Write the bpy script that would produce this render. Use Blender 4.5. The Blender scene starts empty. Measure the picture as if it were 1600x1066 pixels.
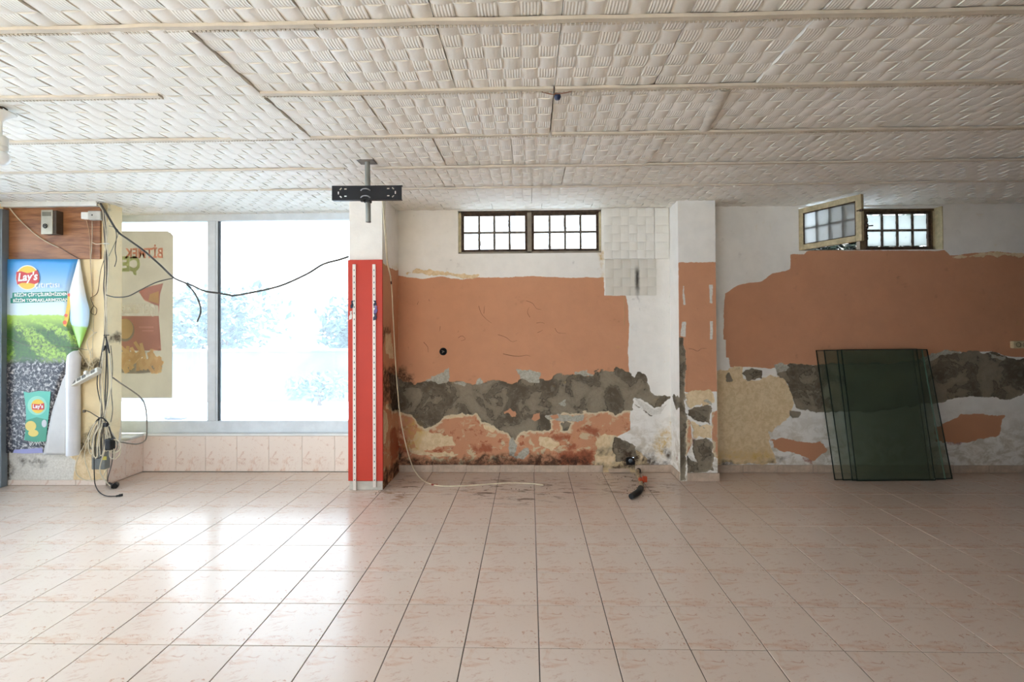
import bpy, bmesh, math, random
import numpy as np
from mathutils import Vector, Matrix
from mathutils.geometry import tessellate_polygon

# ------------------------------------------------------------------ camera, sky, exposure
scene = bpy.context.scene
col = scene.collection
random.seed(7)
FOC, YAW, PITCH, ROLL, PCX, PCY, EYE = 759.97, .0228, .0109, .0058, 810.04, 502.79, 1.41
cam_data = bpy.data.cameras.new('camera')
cam = bpy.data.objects.new('camera', cam_data)
col.objects.link(cam)
ROT = Matrix.Rotation(YAW, 3, 'Z') @ Matrix.Rotation(PITCH, 3, 'X') @ Matrix.Rotation(ROLL, 3, 'Y')
right, fwd, up = ROT.col[0], ROT.col[1], ROT.col[2]
m4 = Matrix(((right[0], up[0], -fwd[0], 0), (right[1], up[1], -fwd[1], 0), (right[2], up[2], -fwd[2], EYE), (0, 0, 0, 1)))
cam.matrix_world = m4
cam_data.sensor_width = 36
cam_data.lens = FOC * 36 / 1600
cam_data.shift_x = -(PCX - 800) / 1600
cam_data.shift_y = (PCY - 533) / 1600
cam_data.clip_start = .05
cam_data.clip_end = 300
scene.camera = cam
scene.view_settings.view_transform = 'Standard'
scene.view_settings.look = 'None'
scene.view_settings.gamma = 1
scene.view_settings.use_curve_mapping = False
scene.view_settings.exposure = 2.3
scene.cycles.diffuse_bounces = 7
scene.cycles.max_bounces = 14
scene.cycles.transparent_max_bounces = 24
scene.cycles.caustics_reflective = False
scene.cycles.caustics_refractive = False

world = bpy.data.worlds.new('overcast_sky')
scene.world = world
world.use_nodes = True
wn, wl = world.node_tree.nodes, world.node_tree.links
wn.clear()
wo = wn.new('ShaderNodeOutputWorld'); wb = wn.new('ShaderNodeBackground')
wt = wn.new('ShaderNodeTexCoord'); ws = wn.new('ShaderNodeSeparateXYZ'); wr = wn.new('ShaderNodeValToRGB')
wl.new(wt.outputs['Generated'], ws.inputs[0]); wl.new(ws.outputs[2], wr.inputs[0])
wr.color_ramp.elements[0].position = 0.0; wr.color_ramp.elements[0].color = (.89, .94, 1.0, 1)
wr.color_ramp.elements[1].position = 1.0; wr.color_ramp.elements[1].color = (.64, .82, 1.0, 1)
wl.new(wr.outputs[0], wb.inputs['Color'])
wb.inputs['Strength'].default_value = 1.6
wl.new(wb.outputs[0], wo.inputs['Surface'])


def portal(name, loc, rot, sx, sy):
    d = bpy.data.lights.new(name, 'AREA'); d.shape = 'RECTANGLE'; d.size = sx; d.size_y = sy
    d.cycles.is_portal = True
    o = bpy.data.objects.new(name, d); col.objects.link(o); o.location = loc; o.rotation_euler = rot


portal('window_portal', (-3.3, 5.05, 1.45), (-math.pi / 2, 0, 0), 3.5, 2.3)     # daylight sampling only, emits nothing
portal('shopfront_portal', (-5.1, 2.4, 1.3), (0, -math.pi / 2, 0), 2.7, 3.7)
portal('entrance_portal', (-2.3, -2.65, 1.3), (math.pi / 2, 0, 0), 4.8, 2.7)
sun_data = bpy.data.lights.new('sun', 'SUN'); sun_data.energy = 9.0; sun_data.angle = math.radians(8); sun_data.color = (1.0, .985, .96)
sun = bpy.data.objects.new('sun', sun_data); col.objects.link(sun)
sun.rotation_euler = Vector((-.7, .05, -1.0)).to_track_quat('-Z', 'Y').to_euler()


# ------------------------------------------------------------------ helpers
def ray(px, py):
    d = ROT @ Vector(((px - PCX) / FOC, 1, -(py - PCY) / FOC))
    return d


def on_y(px, py, Y):
    d = ray(px, py); return Vector((0, 0, EYE)) + d * (Y / d.y)


def on_z(px, py, z=0.0):
    d = ray(px, py); return Vector((0, 0, EYE)) + d * ((z - EYE) / d.z)


def on_x(px, py, X):
    d = ray(px, py); return Vector((0, 0, EYE)) + d * (X / d.x)


def lin(r, g, b):
    f = lambda c: (c / 255 / 12.92) if c / 255 <= .04045 else ((c / 255 + .055) / 1.055) ** 2.4
    return (f(r), f(g), f(b), 1)


MATS = {}


class NT:
    def __init__(s, name):
        s.m = bpy.data.materials.new(name); s.m.use_nodes = True
        s.t = s.m.node_tree; s.n = s.t.nodes; s.l = s.t.links
        s.b = s.n.get('Principled BSDF'); s.out = s.n.get('Material Output')

    def new(s, t, **k):
        x = s.n.new(t)
        for a, v in k.items(): setattr(x, a, v)
        return x

    def inp(s, node, key, v):
        if hasattr(v, 'is_output'): s.l.new(v, node.inputs[key])
        elif v is not None: node.inputs[key].default_value = v

    def coord(s, kind='Object'):
        return s.new('ShaderNodeTexCoord').outputs[kind]

    def pos(s):
        return s.new('ShaderNodeNewGeometry').outputs['Position']

    def mapping(s, v, scale=(1, 1, 1), loc=(0, 0, 0), rot=(0, 0, 0)):
        x = s.new('ShaderNodeMapping'); s.inp(x, 'Vector', v)
        x.inputs['Scale'].default_value = scale; x.inputs['Location'].default_value = loc; x.inputs['Rotation'].default_value = rot
        return x.outputs[0]

    def noise(s, v, scale=5, detail=4, rough=.55, dist=0, out=0):
        x = s.new('ShaderNodeTexNoise'); s.inp(x, 'Vector', v)
        x.inputs['Scale'].default_value = scale; x.inputs['Detail'].default_value = detail
        x.inputs['Roughness'].default_value = rough; x.inputs['Distortion'].default_value = dist
        return x.outputs[out]

    def math(s, op, a, b=None, clamp=False):
        x = s.new('ShaderNodeMath', operation=op, use_clamp=clamp); s.inp(x, 0, a)
        if b is not None: s.inp(x, 1, b)
        return x.outputs[0]

    def rng(s, v, a, b, c=0.0, d=1.0, smooth=True):
        x = s.new('ShaderNodeMapRange', interpolation_type='SMOOTHSTEP' if smooth else 'LINEAR')
        s.inp(x, 'Value', v); x.inputs['From Min'].default_value = a; x.inputs['From Max'].default_value = b
        x.inputs['To Min'].default_value = c; x.inputs['To Max'].default_value = d
        return x.outputs[0]

    def mix(s, f, a, b, mode='MIX'):
        x = s.new('ShaderNodeMix', data_type='RGBA', blend_type=mode)
        s.inp(x, 0, f); s.inp(x, 6, a); s.inp(x, 7, b)
        return x.outputs[2]

    def attr(s, name):
        return s.new('ShaderNodeAttribute', attribute_name=name).outputs['Fac']

    def bump(s, h, strength=.3, dist=.01):
        x = s.new('ShaderNodeBump'); s.inp(x, 'Height', h)
        x.inputs['Strength'].default_value = strength; x.inputs['Distance'].default_value = dist
        return x.outputs[0]

    def sep(s, v):
        x = s.new('ShaderNodeSeparateXYZ'); s.inp(x, 0, v); return x.outputs

    def set(s, **k):
        for a, v in k.items(): s.inp(s.b, a.replace('_', ' '), v)
        return s.m


def mat(name, rgb, rough=.6, metal=0.0, var=.12, scale=9, spec=.4, bump=0.0):
    """plain painted / plastic / metal surface: colour with a little procedural grime and relief"""
    if name in MATS: return MATS[name]
    t = NT(name); c = lin(*rgb); v = t.coord('Object')
    n = t.noise(v, scale, 5, .6)
    dark = tuple(x * (1 - 2 * var) for x in c[:3]) + (1,)
    cc = t.mix(t.rng(n, .35, .7), dark, c)
    t.set(Base_Color=cc, Roughness=rough, Metallic=metal)
    t.b.inputs['Specular IOR Level'].default_value = spec
    if bump: t.set(Normal=t.bump(t.noise(v, scale * 12, 3), bump, .004))
    MATS[name] = t.m
    return t.m


class MB:
    """collects shapes, then links them as ONE mesh object"""
    def __init__(s): s.v = []; s.f = []; s.mi = []; s.sm = []

    def add(s, vs, fs, mi=0, smooth=False, M=None):
        o = len(s.v)
        s.v += [tuple(M @ Vector(p)) if M is not None else tuple(p) for p in vs]
        s.f += [tuple(i + o for i in f) for f in fs]; s.mi += [mi] * len(fs); s.sm += [smooth] * len(fs)
        return s

    def box(s, lo, hi, mi=0, M=None):
        (a, b, c), (d, e, f) = lo, hi
        vs = [(a, b, c), (d, b, c), (d, e, c), (a, e, c), (a, b, f), (d, b, f), (d, e, f), (a, e, f)]
        return s.add(vs, [(3, 2, 1, 0), (4, 5, 6, 7), (0, 1, 5, 4), (1, 2, 6, 5), (2, 3, 7, 6), (3, 0, 4, 7)], mi, False, M)

    def cbox(s, lo, hi, b, mi=0, M=None):
        """box with bevelled edges"""
        bm = bmesh.new(); bmesh.ops.create_cube(bm, size=1)
        for v in bm.verts:
            v.co = Vector([(lo[k] + hi[k]) / 2 + v.co[k] * (hi[k] - lo[k]) for k in range(3)])
        bmesh.ops.bevel(bm, geom=bm.edges[:], offset=b, segments=2, profile=.5, affect='EDGES')
        bm.verts.index_update()
        s.add([v.co[:] for v in bm.verts], [[v.index for v in f.verts] for f in bm.faces], mi, False, M); bm.free()
        return s

    def tube(s, pts, r, seg=7, mi=0, smooth_path=True, sub=6, cap=True, M=None):
        P = [Vector(p) for p in pts]
        if smooth_path and len(P) > 2:
            Q = []
            for i in range(len(P) - 1):
                p0, p1, p2, p3 = P[max(i - 1, 0)], P[i], P[i + 1], P[min(i + 2, len(P) - 1)]
                for k in range(sub):
                    t = k / sub
                    Q.append(.5 * ((2 * p1) + (p2 - p0) * t + (2 * p0 - 5 * p1 + 4 * p2 - p3) * t * t + (3 * p1 - p0 - 3 * p2 + p3) * t ** 3))
            P = Q + [P[-1]]
        R = r if callable(r) else (lambda t: r)
        tan = [(P[min(i + 1, len(P) - 1)] - P[max(i - 1, 0)]).normalized() for i in range(len(P))]
        a = tan[0].orthogonal().normalized(); vs = []; fs = []
        for i, p in enumerate(P):
            a = (a - tan[i] * a.dot(tan[i])); a = a.normalized() if a.length > 1e-6 else tan[i].orthogonal().normalized()
            b = tan[i].cross(a); rr = R(i / (len(P) - 1))
            for k in range(seg):
                w = 2 * math.pi * k / seg
                vs.append(p + (a * math.cos(w) + b * math.sin(w)) * rr)
        for i in range(len(P) - 1):
            for k in range(seg):
                k2 = (k + 1) % seg
                fs.append((i * seg + k, i * seg + k2, (i + 1) * seg + k2, (i + 1) * seg + k))
        s.add(vs, fs, mi, True, M)
        if cap:
            n = len(P)
            s.add(vs[:seg], [tuple(range(seg))[::-1]], mi, False, M); s.add(vs[(n - 1) * seg:], [tuple(range(seg))], mi, False, M)
        return s

    def lathe(s, prof, c=(0, 0, 0), seg=24, mi=0, axis='Z', smooth=True):
        vs = []; fs = []
        for (r, h) in prof:
            for k in range(seg):
                w = 2 * math.pi * k / seg; x, y = r * math.cos(w), r * math.sin(w)
                p = (x, y, h) if axis == 'Z' else ((x, h, y) if axis == 'Y' else (h, x, y))
                vs.append((c[0] + p[0], c[1] + p[1], c[2] + p[2]))
        for i in range(len(prof) - 1):
            for k in range(seg):
                k2 = (k + 1) % seg
                f = (i * seg + k, i * seg + k2, (i + 1) * seg + k2, (i + 1) * seg + k)
                fs.append(f if axis != 'Y' else f[::-1])
        return s.add(vs, fs, mi, smooth)

    def plate(s, outer, holes, y0, y1, mi=0, M=None):
        """a plate in the XZ plane from y0 (front) to y1, with real holes cut through"""
        loops = [outer] + holes
        flat = [p for l in loops for p in l]
        tri = tessellate_polygon([[Vector((x, z, 0)) for x, z in l] for l in loops])
        n = len(flat)
        vs = [(x, y0, z) for x, z in flat] + [(x, y1, z) for x, z in flat]
        fs = []
        for t in tri:
            a, b, c = [Vector((flat[i][0], flat[i][1])) for i in t]
            ccw = (b - a).x * (c - a).y - (b - a).y * (c - a).x > 0
            t = tuple(t) if ccw else tuple(t)[::-1]
            fs += [t, tuple(i + n for i in t[::-1])]
        o = 0
        for l in loops:
            k = len(l)
            for i in range(k): fs.append((o + i, o + (i + 1) % k, o + (i + 1) % k + n, o + i + n))
            o += k
        return s.add(vs, fs, mi, False, M)

    def build(s, name, m, parent=None, loc=None):
        me = bpy.data.meshes.new(name)
        off = Vector(loc) if loc is not None else Vector()
        me.from_pydata([tuple(Vector(p) - off) for p in s.v], [], s.f)
        me.polygons.foreach_set('material_index', s.mi); me.polygons.foreach_set('use_smooth', s.sm)
        for x in (m if isinstance(m, (list, tuple)) else [m]): me.materials.append(x)
        me.validate(); me.update()
        o = bpy.data.objects.new(name, me); col.objects.link(o)
        o.location = off
        if parent is not None: setparent(o, parent)
        return o


def setparent(o, p):
    q = p; base = Vector()
    while q is not None: base = base + q.location; q = q.parent
    o.parent = p; o.location = o.location - base


def tag(o, label=None, cat=None, group=None, kind=None):
    if label: o['label'] = label
    if cat: o['category'] = cat
    if group: o['group'] = group
    if kind: o['kind'] = kind
    return o


def empty(name, loc=(0, 0, 0), label=None, cat=None, group=None, kind=None):
    o = bpy.data.objects.new(name, None); o.empty_display_size = .1; o.location = loc
    col.objects.link(o); return tag(o, label, cat, group, kind)


def inst(name, mesh, loc, parent, rot=(0, 0, 0)):
    o = bpy.data.objects.new(name, mesh); col.objects.link(o); o.location = loc; o.rotation_euler = rot
    setparent(o, parent); return o


def text_fit(name, body, x0, x1, z0, z1, Y, m, parent, mirror=False, bold=.02, tilt=0.0, shear=0.0):
    cu = bpy.data.curves.new(name, 'FONT'); cu.body = body; cu.size = 1; cu.offset = bold; cu.resolution_u = 3; cu.shear = shear
    t = bpy.data.objects.new(name, cu); col.objects.link(t)
    me = bpy.data.meshes.new_from_object(t)
    col.objects.unlink(t); bpy.data.objects.remove(t)
    n = len(me.vertices); co = np.zeros(n * 3); me.vertices.foreach_get('co', co); co = co.reshape(-1, 3)
    mn, mx = co.min(0), co.max(0)
    u = (co[:, 0] - mn[0]) / (mx[0] - mn[0]); w = (co[:, 1] - mn[1]) / (mx[1] - mn[1])
    if mirror: u = 1 - u
    out = np.stack([x0 + u * (x1 - x0), np.full(n, Y), z0 + w * (z1 - z0) + u * tilt], 1)
    me.vertices.foreach_set('co', out.ravel()); me.update()
    me.name = name; me.materials.clear(); me.materials.append(m)
    o = bpy.data.objects.new(name, me); col.objects.link(o); setparent(o, parent)
    return o


# ------------------------------------------------------------------ painted, flaking plaster
LAYERS = ['orange', 'cement', 'pale', 'cream', 'white', 'orange2', 'rust', 'stain', 'yellow']


def hash2(ix, iy, seed):
    h = (ix.astype(np.int64) * 374761393 + iy.astype(np.int64) * 668265263 + seed * 974634777) & 0xffffffff
    h = ((h ^ (h >> 13)) * 1274126177) & 0xffffffff
    return ((h ^ (h >> 16)) & 0xffff) / 65535.0


def vnoise(x, y, seed):
    ix, iy = np.floor(x), np.floor(y); fx, fy = x - ix, y - iy
    fx = fx * fx * (3 - 2 * fx); fy = fy * fy * (3 - 2 * fy)
    a = hash2(ix, iy, seed); b = hash2(ix + 1, iy, seed); c = hash2(ix, iy + 1, seed); d = hash2(ix + 1, iy + 1, seed)
    return (a + (b - a) * fx) * (1 - fy) + (c + (d - c) * fx) * fy


def fbm(x, y, sc, seed, n=4):
    r = 0; a = .5; t = 0
    for i in range(n):
        r = r + a * vnoise(x * sc, y * sc, seed + i * 17); t += a; a *= .55; sc *= 2.03
    return r / t - .5


def inside_distance(P, polys, far=.06):
    """signed distance to a set of outlines, positive inside, clipped at far"""
    out = np.full(len(P), -far)
    for poly in polys:
        q = np.array(poly); lo, hi = q.min(0) - far, q.max(0) + far
        idx = np.where((P[:, 0] > lo[0]) & (P[:, 0] < hi[0]) & (P[:, 1] > lo[1]) & (P[:, 1] < hi[1]))[0]
        if not len(idx): continue
        p = P[idx]; d2 = np.full(len(p), 9.0); ins = np.zeros(len(p), bool)
        for a, b in zip(q, np.roll(q, -1, 0)):
            e = b - a; w = p - a
            t = np.clip((w @ e) / max(e @ e, 1e-12), 0, 1)
            d2 = np.minimum(d2, ((w - t[:, None] * e) ** 2).sum(1))
            if a[1] != b[1]:
                c = (a[1] > p[:, 1]) != (b[1] > p[:, 1])
                ins ^= c & (p[:, 0] < (b[0] - a[0]) * (p[:, 1] - a[1]) / (b[1] - a[1]) + a[0])
        d = np.sqrt(d2); d = np.where(ins, d, -d)
        out[idx] = np.maximum(out[idx], np.clip(d, -far, far))
    return out


class PaintedWall:
    """one mesh out of fine plaster grids; each vertex stores how deep it lies inside each paint layer"""
    def __init__(s): s.V = []; s.F = []; s.A = {k: [] for k in LAYERS}; s.n = 0

    def grid(s, us, vs, to3d, normal, layers, holes=(), seed=1, rough=.03, flip=False):
        us, vs = np.asarray(us), np.asarray(vs); nu, nv = len(us), len(vs)
        U, Vv = np.meshgrid(us, vs, indexing='ij'); u, v = U.ravel(), Vv.ravel(); P = np.stack([u, v], 1)
        A = {}
        for i, k in enumerate(LAYERS):
            pol = layers.get(k, [])
            if not pol: A[k] = np.full(len(u), -.06); continue
            amp = {'stain': .11, 'yellow': .12, 'rust': .06, 'orange': .014, 'white': .012, 'cement': .045, 'pale': .05, 'cream': .055, 'orange2': .05}.get(k, rough)
            A[k] = inside_distance(P, pol) + fbm(u, v, 9, seed + i * 31) * amp + fbm(u, v, 30, seed + i * 31 + 7, 4) * amp * .8
        disp = -.007 * np.clip(A['cement'] / .006, 0, 1) - .0025 * np.clip(A['cream'] / .006, 0, 1) - .002 * np.clip(A['pale'] / .005, 0, 1)
        disp = disp + .0025 * np.exp(-((A['cement'] + .004) / .005) ** 2) + fbm(u, v, 3, seed + 900) * .006 + fbm(u, v, 25, seed + 950) * .0016 * (1 + 2 * (A['cement'] > 0))
        co = np.array(to3d(u, v)).T + np.outer(disp, normal)
        idx = np.arange(nu * nv).reshape(nu, nv)
        q = np.stack([idx[:-1, :-1], idx[1:, :-1], idx[1:, 1:], idx[:-1, 1:]], -1).reshape(-1, 4)
        cu = ((us[:-1] + us[1:]) / 2)[:, None].repeat(nv - 1, 1).ravel(); cv = ((vs[:-1] + vs[1:]) / 2)[None].repeat(nu - 1, 0).ravel()
        keep = np.ones(len(q), bool)
        for (a, b, c, d) in holes: keep &= ~((cu > a) & (cu < b) & (cv > c) & (cv < d))
        q = q[keep]
        if flip: q = q[:, ::-1]
        s.V.append(co); s.F.append(q + s.n); s.n += len(co)
        for k in LAYERS: s.A[k].append(A[k])
        return s

    def quad(s, pts):
        s.V.append(np.array(pts, float)); s.F.append(np.array([[0, 1, 2, 3]]) + s.n); s.n += 4
        for k in LAYERS: s.A[k].append(np.full(4, -.06))

    def box(s, lo, hi):
        (a, b, c), (d, e, f) = lo, hi
        v = [(a, b, c), (d, b, c), (d, e, c), (a, e, c), (a, b, f), (d, b, f), (d, e, f), (a, e, f)]
        for q in [(3, 2, 1, 0), (4, 5, 6, 7), (0, 1, 5, 4), (1, 2, 6, 5), (2, 3, 7, 6), (3, 0, 4, 7)]: s.quad([v[i] for i in q])

    def build(s, name, m):
        V = np.concatenate(s.V); F = np.concatenate(s.F)
        me = bpy.data.meshes.new(name)
        me.vertices.add(len(V)); me.vertices.foreach_set('co', V.ravel())
        me.loops.add(F.size); me.loops.foreach_set('vertex_index', F.ravel().astype(np.int32))
        me.polygons.add(len(F)); me.polygons.foreach_set('loop_start', np.arange(0, F.size, 4, dtype=np.int32))
        me.polygons.foreach_set('use_smooth', np.ones(len(F), bool))
        for k in LAYERS:
            at = me.attributes.new(k, 'FLOAT', 'POINT'); at.data.foreach_set('value', np.concatenate(s.A[k]).astype(np.float32))
        me.materials.append(m); me.update(calc_edges=True); me.validate()
        o = bpy.data.objects.new(name, me); col.objects.link(o); return o


def fine(a, b, step, *extra):
    n = max(2, int(round((b - a) / step)) + 1)
    return np.unique(np.round(np.concatenate([np.linspace(a, b, n), np.array([e for e in extra if a < e < b])]), 4))


def plaster(name, base, orange=(206, 150, 116)):
    t = NT(name); p = t.pos()
    n1 = t.noise(p, 6, 5, .6); n2 = t.noise(p, 60, 4, .65); n3 = t.noise(p, 170, 3, .7); n4 = t.noise(p, 22, 6, .7, .6); n0 = t.noise(p, 4.2, 4, .55, .4)
    jit = t.math('MULTIPLY', t.math('SUBTRACT', n3, .5), .014)

    def mask(k, soft=.0018):
        return t.rng(t.math('ADD', t.attr(k), jit), -soft, soft)

    c = t.mix(t.rng(n1, .3, .7), lin(*[x * .97 for x in base]), lin(*base))
    zed = t.sep(p)[2]; n5 = t.noise(t.mapping(p, (1, 1, 1.5)), 8, 6, .68, .5)
    c = t.mix(t.math('MULTIPLY', t.math('MULTIPLY', t.rng(n5, .42, .62), t.rng(zed, .15, .75, 1, 0)), .6), c, lin(172, 158, 130))
    o = t.mix(t.rng(n1, .25, .75), lin(*[x * .965 for x in orange]), lin(*orange))
    o = t.mix(t.math('MULTIPLY', t.rng(n4, .66, .74), .35), o, lin(120, 70, 45))
    mo = mask('orange'); c = t.mix(mo, c, o)
    # damp foot of the wall: paint blistered to pale salt patches and rust red
    damp = t.math('MULTIPLY', mo, t.rng(zed, .18, .85, 1, 0)); n6 = t.noise(p, 13, 5, .7, .3)
    c = t.mix(t.math('MULTIPLY', damp, t.rng(n5, .55, .60)), c, lin(208, 190, 156))
    c = t.mix(t.math('MULTIPLY', t.math('MULTIPLY', damp, t.rng(n6, .57, .63)), .8), c, lin(160, 82, 54))
    c = t.mix(t.math('MULTIPLY', t.math('MULTIPLY', mo, t.rng(zed, .05, .16, 1, 0)), t.rng(n6, .38, .55, 0, .85)), c, lin(70, 48, 38))
    cr = t.mix(t.rng(n4, .35, .65), lin(214, 189, 148), lin(232, 210, 174))
    mc = mask('cream'); c = t.mix(mc, c, cr)
    mr = t.rng(t.math('ADD', t.attr('rust'), t.math('MULTIPLY', t.math('SUBTRACT', n4, .5), .12)), -.02, .025)
    c = t.mix(t.math('MULTIPLY', mr, .75), c, lin(150, 74, 48))
    ce = t.mix(t.rng(n0, .36, .64), lin(96, 86, 72), lin(146, 134, 115)); ce = t.mix(t.math('MULTIPLY', t.rng(n2, .45, .75), .3), ce, lin(84, 76, 66))
    ce = t.mix(t.math('MULTIPLY', t.rng(n4, .5, .72), .5), ce, lin(150, 142, 128))
    step = t.rng(n0, .485, .50); ce = t.mix(t.math('MULTIPLY', step, .2), ce, lin(150, 140, 122)); ce = t.mix(t.math('MULTIPLY', t.math('MULTIPLY', t.rng(n0, .474, .486), t.rng(n0, .486, .498, 1, 0)), .6), ce, lin(60, 54, 46))
    fr_ = t.rng(t.math('ADD', t.attr('cement'), t.math('MULTIPLY', t.math('SUBTRACT', n4, .5), .07)), -.032, -.012)
    c = t.mix(t.math('MULTIPLY', t.math('MULTIPLY', fr_, mo), t.rng(zed, .62, .8, .95, 0)), c, lin(214, 198, 166))
    me_ = mask('cement'); c = t.mix(me_, c, ce)
    mp = mask('pale'); c = t.mix(mp, c, t.mix(t.rng(n2, .3, .7), lin(160, 156, 142), lin(190, 186, 172)))
    m2 = mask('orange2'); c = t.mix(m2, c, lin(*[x * .97 for x in orange]))
    mw = mask('white'); c = t.mix(mw, c, t.mix(t.rng(n2, .3, .7), lin(205, 200, 190), lin(226, 222, 214)))
    my = t.rng(t.attr('yellow'), -.03, .06); c = t.mix(t.math('MULTIPLY', my, t.rng(n4, .3, .75)), c, lin(205, 170, 95))
    ms = t.rng(t.attr('stain'), -.03, .05)
    c = t.mix(t.math('MULTIPLY', ms, t.rng(n4, .34, .6, .25, .93)), c, lin(62, 46, 36))
    h = t.math('ADD', t.math('MULTIPLY', mo, .25), t.math('MULTIPLY', n2, .5))
    h = t.math('SUBTRACT', h, t.math('MULTIPLY', me_, .8)); h = t.math('ADD', h, t.math('MULTIPLY', t.math('MULTIPLY', n3, me_), .9))
    h = t.math('SUBTRACT', h, t.math('MULTIPLY', mc, .35))
    t.set(Base_Color=c, Roughness=.86, Normal=t.bump(h, .35, .006))
    t.b.inputs['Specular IOR Level'].default_value = .18
    return t.m


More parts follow.
